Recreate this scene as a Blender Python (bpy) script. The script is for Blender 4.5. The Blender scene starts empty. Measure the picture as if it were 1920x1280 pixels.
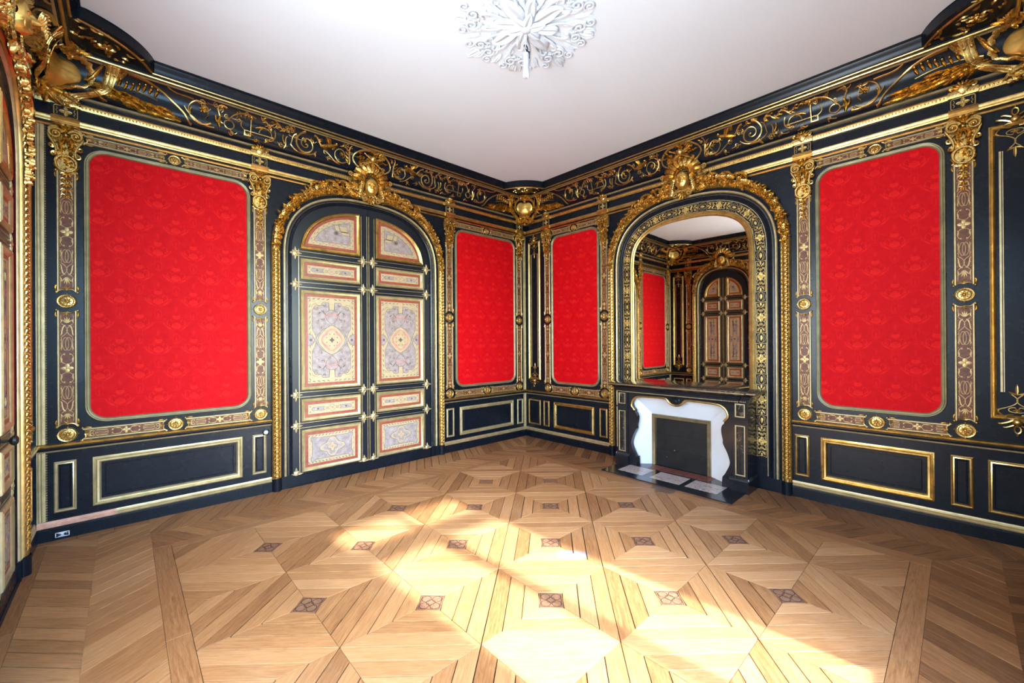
import bpy, math, random
from math import sin, cos, pi, sqrt, hypot, atan2
from mathutils import Vector, Matrix
random.seed(7)
SC = bpy.context.scene
COL = SC.collection

# ------------------------------------------------------------------ camera
LA, LB, HC = 5.75, 5.79, 4.20          # length of the door wall, of the chimney wall, ceiling height
FPX, YAW, PITCH, ROLL = 780.1, 0.8206, 0.0014, -0.0065
CAMP = Vector((-5.2118, -5.2416, 1.65))
cd = bpy.data.cameras.new('camera'); cam = bpy.data.objects.new('camera', cd); COL.objects.link(cam)
cd.sensor_fit = 'HORIZONTAL'; cd.sensor_width = 36.0; cd.lens = 36.0 * FPX / 1920.0
cd.clip_start = 0.02; cd.clip_end = 100
_f = Vector((cos(YAW) * cos(PITCH), sin(YAW) * cos(PITCH), sin(PITCH)))
_r = Vector((sin(YAW), -cos(YAW), 0)); _u = _r.cross(_f)
_r2 = _r * cos(ROLL) + _u * sin(ROLL); _u2 = -_r * sin(ROLL) + _u * cos(ROLL)
M3 = Matrix((_r2, _u2, -_f)).transposed()
cam.matrix_world = Matrix.Translation(CAMP) @ M3.to_4x4()
SC.camera = cam

# ------------------------------------------------------------------ world, sun, window portal, added fill lamps, exposure
SC.view_settings.view_transform = 'Standard'; SC.view_settings.look = 'None'
SC.view_settings.gamma = 1.0; SC.view_settings.use_curve_mapping = False
SC.view_settings.exposure = 0.97
wd = bpy.data.worlds.new('sky'); SC.world = wd; wd.use_nodes = True
wn = wd.node_tree; wn.nodes.clear()
wo = wn.nodes.new('ShaderNodeOutputWorld'); wb = wn.nodes.new('ShaderNodeBackground')
sk = wn.nodes.new('ShaderNodeTexSky'); sk.sky_type = 'NISHITA'; sk.sun_disc = False
sk.sun_elevation = math.radians(36.9); sk.sun_rotation = math.radians(180); sk.air_density = 1.0; sk.dust_density = 1.5
wb.inputs[1].default_value = 3.5
tn = wn.nodes.new('ShaderNodeMix'); tn.data_type = 'RGBA'; tn.blend_type = 'MULTIPLY'; tn.inputs[0].default_value = 1.0
tn.inputs[7].default_value = (0.62, 0.84, 1.10, 1)      # camera balance: the clear sky reads blue
wn.links.new(sk.outputs[0], tn.inputs[6]); wn.links.new(tn.outputs[2], wb.inputs[0]); wn.links.new(wb.outputs[0], wo.inputs[0])
sl = bpy.data.lights.new('sun', 'SUN'); sl.energy = 15.0; sl.angle = math.radians(1.6); sl.color = (0.95, 0.97, 1.0)
so = bpy.data.objects.new('sun', sl); COL.objects.link(so)
SUND = Vector((-0.065, 1.0, -0.752)).normalized()
so.rotation_euler = SUND.to_track_quat('-Z', 'Y').to_euler(); so.location = (-2.7, -12, 7)
al = bpy.data.lights.new('window_portal', 'AREA'); al.shape = 'RECTANGLE'; al.size = 1.36; al.size_y = 3.36; al.energy = 1.0
al.cycles.is_portal = True                     # guides the sky light through the window opening
ao = bpy.data.objects.new('window_portal', al); COL.objects.link(ao)
ao.location = (-3.04, -LB - 0.20, 1.74); ao.rotation_euler = (math.radians(90), 0, 0)
a2 = bpy.data.lights.new('added_blue_fill', 'AREA'); a2.shape = 'RECTANGLE'; a2.size = 1.10; a2.size_y = 2.9
a2.energy = 130; a2.color = (0.36, 0.66, 1.0)  # added blue fill lamp, set in a made-up second window
ao2 = bpy.data.objects.new('added_blue_fill', a2); COL.objects.link(ao2)
ao2.location = (-4.92, -LB - 0.16, 1.80); ao2.rotation_euler = (math.radians(90 - 14), 0, 0)
a3 = bpy.data.lights.new('added_side_fill', 'AREA'); a3.shape = 'RECTANGLE'; a3.size = 1.30; a3.size_y = 2.9
a3.energy = 220; a3.color = (0.80, 0.90, 1.0)  # added fill lamp to brighten the chimney wall, in a made-up side window
ao3 = bpy.data.objects.new('added_side_fill', a3); COL.objects.link(ao3)
ao3.location = (-LA - 0.12, -3.75, 1.85); ao3.rotation_euler = (math.radians(90), 0, math.radians(-90))

# ------------------------------------------------------------------ node helper
class S:
    """a socket with arithmetic"""
    def __init__(s, t, o): s.t = t; s.o = o
    def _m(s, op, *a):
        n = s.t.nodes.new('ShaderNodeMath'); n.operation = op
        for i, v in enumerate((s,) + a):
            if isinstance(v, S): s.t.links.new(v.o, n.inputs[i])
            else: n.inputs[i].default_value = v
        return S(s.t, n.outputs[0])
    def __add__(s, b): return s._m('ADD', b)
    def __radd__(s, b): return s._m('ADD', b)
    def __sub__(s, b): return s._m('SUBTRACT', b)
    def __rsub__(s, b): return (s * -1) + b
    def __mul__(s, b): return s._m('MULTIPLY', b)
    def __rmul__(s, b): return s._m('MULTIPLY', b)
    def __truediv__(s, b): return s._m('DIVIDE', b)
    def abs(s): return s._m('ABSOLUTE')
    def fl(s): return s._m('FLOOR')
    def fr(s): return s._m('FRACT')
    def mod(s, b): return s._m('FLOORED_MODULO', b)
    def sin(s): return s._m('SINE')
    def sqrt(s): return s._m('SQRT')
    def lt(s, b): return s._m('LESS_THAN', b)
    def gt(s, b): return s._m('GREATER_THAN', b)
    def mx(s, b): return s._m('MAXIMUM', b)
    def mn(s, b): return s._m('MINIMUM', b)
    def sq(s): return s._m('MULTIPLY', s)
    def clamp(s): return s.mx(0.0).mn(1.0)
def mat_new(name):
    m = bpy.data.materials.new(name); m.use_nodes = True
    t = m.node_tree; b = t.nodes['Principled BSDF']
    return m, t, b
def coords(t, kind='Object', scale=None):
    c = t.nodes.new('ShaderNodeTexCoord'); o = c.outputs[kind]
    if scale:
        mp = t.nodes.new('ShaderNodeMapping'); mp.inputs['Scale'].default_value = scale
        t.links.new(o, mp.inputs[0]); o = mp.outputs[0]
    return o
def noise(t, vec, sc, det=4, rough=0.55, dist=0.0):
    n = t.nodes.new('ShaderNodeTexNoise'); n.inputs['Scale'].default_value = sc
    n.inputs['Detail'].default_value = det; n.inputs['Roughness'].default_value = rough
    n.inputs['Distortion'].default_value = dist
    if vec is not None: t.links.new(vec, n.inputs[0])
    return S(t, n.outputs[0])
def ramp(t, fac, stops):
    r = t.nodes.new('ShaderNodeValToRGB'); e = r.color_ramp.elements
    while len(e) > 1: e.remove(e[-1])
    for i, (p, c) in enumerate(stops):
        x = e[0] if i == 0 else e.new(p)
        x.position = p; x.color = tuple(c) + (1,) if len(c) == 3 else c
    t.links.new(fac.o, r.inputs[0]); return r.outputs[0]
def mixc(t, fac, a, b, mode='MIX'):
    n = t.nodes.new('ShaderNodeMix'); n.data_type = 'RGBA'; n.blend_type = mode
    for sck, v in ((n.inputs[0], fac), (n.inputs[6], a), (n.inputs[7], b)):
        if isinstance(v, S): t.links.new(v.o, sck)
        elif isinstance(v, (int, float)): sck.default_value = v
        elif isinstance(v, tuple): sck.default_value = v + (1,) if len(v) == 3 else v
        else: t.links.new(v, sck)
    return n.outputs[2]
def bump(t, b, h, strength=0.3, dist=0.01):
    n = t.nodes.new('ShaderNodeBump'); n.inputs['Strength'].default_value = strength; n.inputs['Distance'].default_value = dist
    t.links.new(h.o, n.inputs['Height']); t.links.new(n.outputs[0], b.inputs['Normal'])

MT = {}
def simple(name, col, rough=0.5, metal=0.0, var=0.25, nsc=18, bmp=0.0, bsc=60, spec=0.5, coat=0.0, dark=None):
    m, t, b = mat_new(name)
    v = coords(t)
    n = noise(t, v, nsc, 5, 0.6)
    d = dark or tuple(c * (1 - var) for c in col)
    l = tuple(min(1, c * (1 + var * 0.6)) for c in col)
    t.links.new(ramp(t, n, [(0.3, d), (0.7, l)]), b.inputs['Base Color'])
    b.inputs['Metallic'].default_value = metal
    n2 = noise(t, v, nsc * 2.3, 3)
    rr = (n2 - 0.5) * (0.05 if name.startswith('lacquer') else 0.25) + rough
    t.links.new(rr.clamp().o, b.inputs['Roughness'])
    b.inputs['Specular IOR Level'].default_value = spec
    b.inputs['Coat Weight'].default_value = coat; b.inputs['Coat Roughness'].default_value = 0.12
    if bmp: bump(t, b, noise(t, v, bsc, 4), bmp, 0.004)
    MT[name] = m; return m

simple('lacquer', (0.0046, 0.0070, 0.0115), 0.27, 0, 0.18, 3, 0.0, 30, 0.26)
simple('lacquer_door', (0.0060, 0.0090, 0.0145), 0.30, 0, 0.18, 3, 0.0, 30, 0.4)
simple('gilt', (0.60, 0.395, 0.135), 0.32, 0.95, 0.30, 14, 0.22, 70)
simple('gilt_carved', (0.70, 0.46, 0.145), 0.25, 0.97, 0.38, 22, 0.35, 120)
simple('gilt_smooth', (0.76, 0.48, 0.125), 0.34, 0.92, 0.12, 9, 0.06, 40)
simple('gilt_pale', (0.54, 0.42, 0.215), 0.38, 0.65, 0.25, 12, 0.1, 60)
simple('gilt_green', (0.29, 0.255, 0.135), 0.42, 0.5, 0.28, 10, 0.1, 60)
simple('bare_wood', (0.60, 0.30, 0.20), 0.6, 0, 0.25, 25, 0.1, 90)
simple('plaster_white', (0.70, 0.71, 0.72), 0.7, 0, 0.03, 4)
simple('ceiling_paint', (0.80, 0.81, 0.81), 0.75, 0, 0.025, 1.3)
simple('splay_white', (0.70, 0.70, 0.71), 0.55, 0, 0.05, 4)
simple('black_marble', (0.012, 0.013, 0.016), 0.16, 0, 0.4, 9, 0, 30, 0.6)
simple('iron', (0.020, 0.019, 0.018), 0.42, 0.4, 0.4, 9, 0.12, 30)
simple('brass_dull', (0.30, 0.21, 0.11), 0.42, 0.7, 0.3, 12)
simple('inlay_cream', (0.45, 0.335, 0.18), 0.42, 0.0, 0.14, 22)
simple('inlay_lilac', (0.36, 0.285, 0.26), 0.42, 0.0, 0.20, 18, dark=(0.22, 0.16, 0.15))
simple('inlay_red', (0.30, 0.060, 0.030), 0.38, 0.0, 0.35, 30)
simple('inlay_rose', (0.52, 0.22, 0.17), 0.40, 0.0, 0.35, 30)
simple('inlay_ink', (0.10, 0.075, 0.065), 0.45, 0.0, 0.3, 30)
simple('inlay_brown', (0.15, 0.046, 0.018), 0.40, 0.0, 0.55, 34, 0, 60, 0.3)
simple('inlay_brass', (0.50, 0.33, 0.13), 0.42, 0.5, 0.25, 30)
simple('inlay_gold', (0.56, 0.37, 0.11), 0.38, 0.6, 0.25, 30)
simple('red_tile', (0.16, 0.045, 0.030), 0.5, 0, 0.4, 14)
simple('socket_black', (0.02, 0.02, 0.022), 0.3)
simple('socket_grey', (0.55, 0.56, 0.60), 0.4)
simple('socket_white', (0.7, 0.7, 0.7), 0.4)
simple('cable', (0.62, 0.62, 0.60), 0.5)
simple('window_paint', (0.72, 0.70, 0.66), 0.5)
simple('stone', (0.5, 0.48, 0.44), 0.8)
simple('parquet_gap', (0.045, 0.028, 0.018), 0.8)
simple('fret_line', (0.055, 0.024, 0.015), 0.7, spec=0.2)

def marble_tile():
    m, t, b = mat_new('hearth_tile'); v = coords(t, 'Object', (2.2, 7, 3))
    n = noise(t, v, 3.4, 5, 0.65, 2.4)
    t.links.new(ramp(t, n, [(0.34, (0.09, 0.045, 0.035)), (0.42, (0.34, 0.26, 0.22)), (0.47, (0.58, 0.52, 0.47)), (0.52, (0.20, 0.09, 0.07)), (0.57, (0.50, 0.44, 0.39)), (0.66, (0.26, 0.14, 0.11))]), b.inputs['Base Color'])
    b.inputs['Roughness'].default_value = 0.25; MT['hearth_tile'] = m
marble_tile()
def mantel_marble():
    m, t, b = mat_new('mantel_marble'); v = coords(t)
    n = noise(t, v, 9, 9, 0.7, 1.2)
    t.links.new(ramp(t, n, [(0.36, (0.012, 0.012, 0.014)), (0.55, (0.02, 0.018, 0.016)), (0.60, (0.20, 0.13, 0.06)), (0.64, (0.02, 0.018, 0.018)), (0.8, (0.05, 0.045, 0.04))]), b.inputs['Base Color'])
    b.inputs['Roughness'].default_value = 0.14; MT['mantel_marble'] = m
mantel_marble()
def mirror_glass():
    m, t, b = mat_new('mirror_silver')
    b.inputs['Base Color'].default_value = (0.80, 0.70, 0.60, 1); b.inputs['Metallic'].default_value = 1
    b.inputs['Roughness'].default_value = 0.015
    MT['mirror_silver'] = m
mirror_glass()
def window_glass():
    m, t, b = mat_new('window_pane')
    tr = t.nodes.new('ShaderNodeBsdfTransparent'); gl = t.nodes.new('ShaderNodeBsdfGlossy'); gl.inputs['Roughness'].default_value = 0.02
    mx = t.nodes.new('ShaderNodeMixShader'); mx.inputs[0].default_value = 0.06
    t.links.new(tr.outputs[0], mx.inputs[1]); t.links.new(gl.outputs[0], mx.inputs[2])
    t.links.new(mx.outputs[0], t.nodes['Material Output'].inputs[0]); MT['window_pane'] = m
window_glass()
def oak():
    m, t, b = mat_new('oak_parquet')
    uv = t.nodes.new('ShaderNodeUVMap'); uv.uv_map = 'grain'
    mp = t.nodes.new('ShaderNodeMapping'); mp.inputs['Scale'].default_value = (2.2, 26, 1); t.links.new(uv.outputs[0], mp.inputs[0])
    g = noise(t, mp.outputs[0], 3.0, 7, 0.62, 0.8)
    mp2 = t.nodes.new('ShaderNodeMapping'); mp2.inputs['Scale'].default_value = (9, 120, 1); t.links.new(uv.outputs[0], mp2.inputs[0])
    fine = noise(t, mp2.outputs[0], 3.0, 3, 0.6)
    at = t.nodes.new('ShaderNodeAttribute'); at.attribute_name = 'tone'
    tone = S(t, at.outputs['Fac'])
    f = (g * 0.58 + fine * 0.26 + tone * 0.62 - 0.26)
    c = ramp(t, f.clamp(), [(0.16, (0.100, 0.038, 0.013)), (0.34, (0.225, 0.092, 0.030)), (0.52, (0.355, 0.166, 0.062)), (0.72, (0.455, 0.238, 0.104)), (0.92, (0.52, 0.325, 0.172))])
    wear = noise(t, coords(t, 'Object'), 1.1, 6, 0.7)
    c1 = mixc(t, ((wear - 0.50) * 2.2).clamp() * 0.30, c, (0.42, 0.30, 0.19))
    st = noise(t, coords(t, 'Object'), 0.55, 7, 0.68)
    c2 = mixc(t, ((0.44 - st) * 5.0).clamp() * 0.45, c1, (0.13, 0.065, 0.03))
    sp = t.nodes.new('ShaderNodeSeparateXYZ'); t.links.new(coords(t, 'Object'), sp.inputs[0])
    px_, py_ = S(t, sp.outputs[0]), S(t, sp.outputs[1]); rag = noise(t, coords(t, 'Object'), 14, 6, 0.7)
    for (sx_, sy_, rx_, ry_, cc) in ((-2.68, -3.19, 0.16, 0.09, (0.16, 0.17, 0.20)), (-0.80, -2.98, 0.16, 0.20, (0.05, 0.035, 0.03)), (-0.30, -4.05, 0.25, 0.30, (0.14, 0.06, 0.025))):
        q1 = ((px_ - sx_) * 0.7071 - (py_ - sy_) * 0.7071) / rx_; q2 = ((px_ - sx_) * 0.7071 + (py_ - sy_) * 0.7071) / ry_
        msk = ((1 - (q1.sq() + q2.sq())) * 1.0 + (rag - 0.5) * 3.2 - 0.28) * 5.0 * ((1.3 - (q1.sq() + q2.sq())).clamp())
        c2 = mixc(t, msk.clamp() * 0.7, c2, cc)
    t.links.new(c2, b.inputs['Base Color'])
    t.links.new((0.36 + fine * 0.2 + wear * 0.12).o, b.inputs['Roughness'])
    b.inputs['Specular IOR Level'].default_value = 0.45
    bump(t, b, fine * 0.6 + g * 0.4, 0.22, 0.0015)
    MT['oak_parquet'] = m
oak()
def inlay_floor():
    m, t, b = mat_new('inlay_fret')
    n = noise(t, coords(t), 25, 5)
    t.links.new(ramp(t, n, [(0.3, (0.150, 0.068, 0.034)), (0.7, (0.23, 0.115, 0.060))]), b.inputs['Base Color']); b.inputs['Roughness'].default_value = 0.6; b.inputs['Specular IOR Level'].default_value = 0.2
    MT['inlay_fret'] = m
inlay_floor()
def damask():
    m, t, b = mat_new('red_damask')
    c = t.nodes.new('ShaderNodeTexCoord'); sp = t.nodes.new('ShaderNodeSeparateXYZ'); t.links.new(c.outputs['Object'], sp.inputs[0])
    X = S(t, sp.outputs[0]); Z = S(t, sp.outputs[2])
    PX, PZ = 0.27, 0.465
    def cell(ox, oz):
        x = ((X + (ox + PX / 2)).mod(PX)) - PX / 2
        z = ((Z + (oz + PZ / 2)).mod(PZ)) - PZ / 2
        return x.abs(), z
    def band(d, r, w): return ((d - r).abs() * (-1 / w) + 1.0).clamp()
    def ell(x, z, cx, cz, rx, rz): return (((x - cx) / rx).sq() + ((z - cz) / rz).sq()).sqrt()
    tot = None
    for ox, oz in ((0, 0), (PX / 2, PZ / 2)):
        x, z = cell(ox, oz)
        parts = [
            ((1 - ell(x, z, 0, -0.03, 0.036, 0.036)) * 6).clamp() * 0.8,          # vase body
            band(ell(x, z, 0, -0.03, 0.042, 0.042), 1.0, 0.16) * -0.6,
            band(ell(x, z, 0.050, -0.012, 0.020, 0.040), 1.0, 0.30) * 0.8 ,       # swan necks
            band(ell(x, z, 0.0, 0.02, 0.098, 0.090), 1.0, 0.09) * z.lt(0.0) * 0.9, # wings
            band(ell(x, z, 0.0, 0.035, 0.078, 0.080), 1.0, 0.08) * z.lt(0.0) * 0.7,
            ((1 - ell(x, z, 0, 0.052, 0.030, 0.022)) * 5).clamp() * 0.8,          # crown flower
            ((1 - ell(x, z, 0.022, 0.070, 0.012, 0.018)) * 5).clamp() * 0.6,
            band(ell(x, z, 0.0, 0.035, 0.055, 0.045), 1.0, 0.15) * -0.5,
            band(ell(x, z, 0.0, -0.155, 0.026, 0.045), 1.0, 0.18) * 0.7,          # small arch
            ((1 - ell(x, z, 0, -0.165, 0.008, 0.03)) * 4).clamp() * 0.6,
            band(ell(x, z, 0.135, -0.09, 0.115, 0.095), 1.0, 0.045) * 0.55,       # ogival net
            band(ell(x, z, 0.135, -0.09, 0.098, 0.078), 1.0, 0.045) * 0.35,
            ((1 - ell(x, z, 0, 0.135, 0.012, 0.03)) * 4).clamp() * 0.5,
        ]
        for q in parts: tot = q if tot is None else tot + q
    w1 = noise(t, coords(t, 'Object', (1, 1, 1)), 190, 2)
    w2 = noise(t, coords(t, 'Object'), 16, 4)
    f = (tot * 0.27 + (w1 - 0.5) * 0.40 + (w2 - 0.5) * 0.35 + 0.38).clamp()
    t.links.new(ramp(t, f, [(0.10, (0.40, 0.0014, 0.004)), (0.40, (0.545, 0.0024, 0.0065)), (0.75, (0.68, 0.012, 0.010))]), b.inputs['Base Color'])
    b.inputs['Roughness'].default_value = 0.62
    b.inputs['Specular IOR Level'].default_value = 0.08
    b.inputs['Sheen Weight'].default_value = 0.0
    bump(t, b, tot * 0.4 + w1 * 0.4, 0.12, 0.002)
    MT['red_damask'] = m
damask()

# ------------------------------------------------------------------ mesh builder: x to the right, z up, d out of the wall
class MB:
    def __init__(s, mp=None): s.v = []; s.f = []; s.mp = mp
    def pt(s, x, z, d):
        s.v.append(s.mp(x, z, d) if s.mp else (x, -d, z)); return len(s.v) - 1
    def grid(s, rows, cu=False, cv=False):
        idx = [[s.pt(*p) for p in r] for r in rows]; n = len(idx); m = len(idx[0])
        for i in range(n if cu else n - 1):
            a = idx[i]; b = idx[(i + 1) % n]
            for j in range(m if cv else m - 1):
                k = (j + 1) % m; s.f.append((a[j], a[k], b[k], b[j]))
        return idx
    def box(s, x0, x1, z0, z1, d0, d1):
        i = [s.pt(x, z, d) for d in (d0, d1) for z in (z0, z1) for x in (x0, x1)]
        for q in ((0, 2, 3, 1), (4, 5, 7, 6), (0, 1, 5, 4), (2, 6, 7, 3), (0, 4, 6, 2), (1, 3, 7, 5)): s.f.append(tuple(i[k] for k in q))
        return s
    def prism(s, poly, d0, d1, ch=0.0):
        n = len(poly); a = [s.pt(x, z, d0) for x, z in poly]; b = [s.pt(x, z, d1) for x, z in poly]
        s.f.append(tuple(b))
        for i in range(n): j = (i + 1) % n; s.f.append((a[i], a[j], b[j], b[i]))
        return s
    def sweep(s, path, prof, closed=False, side=1):
        """prof: (offset to the outside, d); side=1 takes the left-hand normal as outside"""
        n = len(path); rows = []
        for i, (x, z) in enumerate(path):
            p = path[(i - 1) % n] if (closed or i > 0) else None
            q = path[(i + 1) % n] if (closed or i < n - 1) else None
            def dr(a, b):
                dx, dz = b[0] - a[0], b[1] - a[1]; l = hypot(dx, dz) or 1e-9; return dx / l, dz / l
            d1 = dr(p, (x, z)) if p else None; d2 = dr((x, z), q) if q else None
            if d1 is None: d1 = d2
            if d2 is None: d2 = d1
            n1 = (-d1[1] * side, d1[0] * side); n2 = (-d2[1] * side, d2[0] * side)
            mx, mz = n1[0] + n2[0], n1[1] + n2[1]; k = mx * mx + mz * mz
            sc = 2.0 / k if k > 0.3 else 1.0
            rows.append([(x + mx * sc * o, z + mz * sc * o, d) for o, d in prof])
        s.grid(rows, cu=closed); return s
    def ribbon(s, path, w, d0, h, closed=False):
        return s.sweep(path, [(-w / 2, d0), (-w * 0.3, d0 + h), (w * 0.3, d0 + h), (w / 2, d0)], closed)
    def leaf(s, path, w, d0, h, tip=0.12, flat=False):
        """tapering leaf along a path with a sunk midrib and curling ends"""
        n = len(path); rows = []
        for i, (x, z) in enumerate(path):
            t = i / (n - 1)
            a = path[max(0, i - 1)]; b = path[min(n - 1, i + 1)]
            dx, dz = b[0] - a[0], b[1] - a[1]; l = hypot(dx, dz) or 1e-9; nx, nz = -dz / l, dx / l
            k = max(tip, sin(pi * (0.12 + 0.88 * t)) ** 0.8) if t < 1 else tip
            ww = w * k / 2; hh = h * (0.45 + 0.55 * sin(pi * min(1, t * 0.9 + 0.1))) 
            rows.append([(x + nx * o * ww, z + nz * o * ww, d0 + hh * e) for o, e in ((-1, 0.15), (-0.55, 0.9), (0, 0.55), (0.55, 0.9), (1, 0.15))])
        s.grid(rows); return s
    def tube(s, pts, r, n=6):
        """round bar along 3d points (x,z,d); r number or list"""
        m = len(pts); rows = []
        for i, p in enumerate(pts):
            a = Vector(pts[max(0, i - 1)]); b = Vector(pts[min(m - 1, i + 1)]); t = (b - a)
            t = t.normalized() if t.length > 1e-9 else Vector((1, 0, 0))
            up = Vector((0, 0, 1)) if abs(t.z) < 0.9 else Vector((1, 0, 0))
            u = t.cross(up).normalized(); v = u.cross(t)
            rr = r[i] if isinstance(r, (list, tuple)) else r
            rows.append([tuple(Vector(p) + u * (rr * cos(2 * pi * k / n)) + v * (rr * sin(2 * pi * k / n))) for k in range(n)])
        idx = s.grid(rows, cv=True); s.f.append(tuple(idx[0])); s.f.append(tuple(reversed(idx[-1]))); return s
    def tube2(s, path, r, d, n=6, taper=None):
        m = len(path)
        rr = [r * (taper[0] + (taper[1] - taper[0]) * i / (m - 1)) for i in range(m)] if taper else r
        return s.tube([(x, z, d) for x, z in path], rr, n)
    def dome(s, x, z, rx, rz, h, d0, n=10, m=3, ang=0.0):
        rows = []
        for i in range(m):
            a = i / m * pi / 2; c = cos(a); dd = d0 + h * sin(a)
            r = []
            for k in range(n):
                ex, ez = rx * c * cos(2 * pi * k / n), rz * c * sin(2 * pi * k / n)
                r.append((x + ex * cos(ang) - ez * sin(ang), z + ex * sin(ang) + ez * cos(ang), dd))
            rows.append(r)
        idx = s.grid(rows, cv=True); t = s.pt(x, z, d0 + h)
        for k in range(n): s.f.append((idx[-1][k], idx[-1][(k + 1) % n], t))
        return s
    def rosette(s, x, z, r, d0, h, n=6, core=0.3, a0=0.0):
        for k in range(n):
            a = a0 + 2 * pi * k / n
            s.leaf([(x + cos(a) * r * t, z + sin(a) * r * t) for t in (0.1, 0.35, 0.6, 0.85, 1.0)], r * 2.3 / n * 1.3, d0, h)
        s.dome(x, z, r * core, r * core, h * 1.5, d0, 8, 3); return s
    def ring(s, x, z, rx, rz, r, d, n=24, k=6, a0=0, a1=2 * pi):
        full = abs(a1 - a0 - 2 * pi) < 1e-6; m = n
        pts = [(x + rx * cos(a0 + (a1 - a0) * i / (m if full else m - 1)), z + rz * sin(a0 + (a1 - a0) * i / (m if full else m - 1)), d) for i in range(m)]
        if full: pts.append(pts[0])
        return s.tube(pts, r, k)
    def mesh(s, name, mat, smooth=True):
        me = bpy.data.meshes.new(name); me.from_pydata(s.v, [], s.f); me.materials.append(MT[mat])
        if smooth:
            me.polygons.foreach_set('use_smooth', [True] * len(me.polygons))
        me.update()
        import bmesh
        bm = bmesh.new(); bm.from_mesh(me); bmesh.ops.recalc_face_normals(bm, faces=bm.faces); bm.to_mesh(me); bm.free()
        if smooth: me.set_sharp_from_angle(angle=math.radians(40))
        return me

def spiral(cx, cz, r0, r1, a0, turns, n=26):
    return [(cx + (r0 + (r1 - r0) * i / (n - 1)) * cos(a0 + turns * 2 * pi * i / (n - 1)),
             cz + (r0 + (r1 - r0) * i / (n - 1)) * sin(a0 + turns * 2 * pi * i / (n - 1))) for i in range(n)]
def bez(*p, n=12):
    out = []
    for i in range(n):
        t = i / (n - 1); q = list(p)
        while len(q) > 1: q = [(a[0] + (b[0] - a[0]) * t, a[1] + (b[1] - a[1]) * t) for a, b in zip(q, q[1:])]
        out.append(q[0])
    return out
def mir(path): return [(-x, z) for x, z in path]
def rrect(x0, x1, z0, z1, r=0.0, n=8):
    if r <= 0: return [(x0, z0), (x1, z0), (x1, z1), (x0, z1)]
    out = []
    for cx, cz, a in ((x1 - r, z0 + r, -pi / 2), (x1 - r, z1 - r, 0), (x0 + r, z1 - r, pi / 2), (x0 + r, z0 + r, pi)):
        for i in range(n + 1): out.append((cx + r * cos(a + pi / 2 * i / n), cz + r * sin(a + pi / 2 * i / n)))
    return out
def resample(path, m):
    L = [0]
    for a, b in zip(path, path[1:]): L.append(L[-1] + hypot(b[0] - a[0], b[1] - a[1]))
    out = []; j = 0
    for i in range(m):
        s_ = L[-1] * i / (m - 1)
        while j < len(L) - 2 and L[j + 1] < s_: j += 1
        t = (s_ - L[j]) / max(1e-9, L[j + 1] - L[j]); a, b = path[j], path[j + 1]
        out.append((a[0] + (b[0] - a[0]) * t, a[1] + (b[1] - a[1]) * t))
    return out
def arch_path(a, b, zs, z0, n=2.5, m=44):
    """from the left foot up over the crown to the right foot"""
    c = []
    for i in range(400):
        t = pi - pi * i / 399
        c.append((a * (1 if cos(t) >= 0 else -1) * abs(cos(t)) ** (2 / n), zs + b * abs(sin(t)) ** (2 / n)))
    return [(-a, z0)] + resample(c, m) + [(a, z0)]
class Curve2:
    def __init__(s, path):
        s.p = path; s.L = [0]
        for a, b in zip(path, path[1:]): s.L.append(s.L[-1] + hypot(b[0] - a[0], b[1] - a[1]))
        s.n = []
        for i in range(len(path)):
            a = path[max(0, i - 1)]; b = path[min(len(path) - 1, i + 1)]; dx, dz = b[0] - a[0], b[1] - a[1]; l = hypot(dx, dz)
            s.n.append((-dz / l, dx / l))
    def at(s, u, off):
        j = 0; lo, hi = 0, len(s.L) - 2
        while lo < hi:
            mid = (lo + hi + 1) // 2
            if s.L[mid] <= u: lo = mid
            else: hi = mid - 1
        j = lo; t = (u - s.L[j]) / max(1e-9, s.L[j + 1] - s.L[j])
        a, b = s.p[j], s.p[j + 1]; na, nb = s.n[j], s.n[j + 1]
        return (a[0] + (b[0] - a[0]) * t + (na[0] + (nb[0] - na[0]) * t) * off, a[1] + (b[1] - a[1]) * t + (na[1] + (nb[1] - na[1]) * t) * off)

# ------------------------------------------------------------------ objects
WALLS = {  # origin at u=0, direction of u, rotation so that local x is right when facing the wall
    'A': (Vector((0, 0, 0)), Vector((-1, 0, 0)), 0.0),
    'B': (Vector((0, 0, 0)), Vector((0, -1, 0)), -pi / 2),
    'C': (Vector((-LA - 0.025, 0, 0)), Vector((0, -1, 0)), pi / 2),
    'D': (Vector((0, -LB, 0)), Vector((-1, 0, 0)), pi)}
def put(o, wall, u, z=0.0):
    og, ud, rz = WALLS[wall]
    o.location = og + ud * u + Vector((0, 0, z)); o.rotation_euler = (0, 0, rz)
def tag(o, label=None, cat=None, group=None, kind=None):
    if label: o['label'] = label
    if cat: o['category'] = cat
    if group: o['group'] = group
    if kind: o['kind'] = kind
    return o
def thing(name, wall=None, u=0, label=None, cat=None, group=None, kind=None, z=0.0):
    o = bpy.data.objects.new(name, None); COL.objects.link(o); o.empty_display_size = 0.1
    if wall: put(o, wall, u, z)
    return tag(o, label, cat, group, kind)
def part(name, me, parent=None, mat=None, smooth=True, label=None, loc=None):
    if isinstance(me, MB): me = me.mesh(name, mat, smooth)
    o = bpy.data.objects.new(name, me); COL.objects.link(o)
    if parent is not None: o.parent = parent
    if loc: o.location = loc
    if label: o['label'] = label
    return o
MESH = {}
def cached(key, fn):
    if key not in MESH: MESH[key] = fn()
    return MESH[key]

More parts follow.
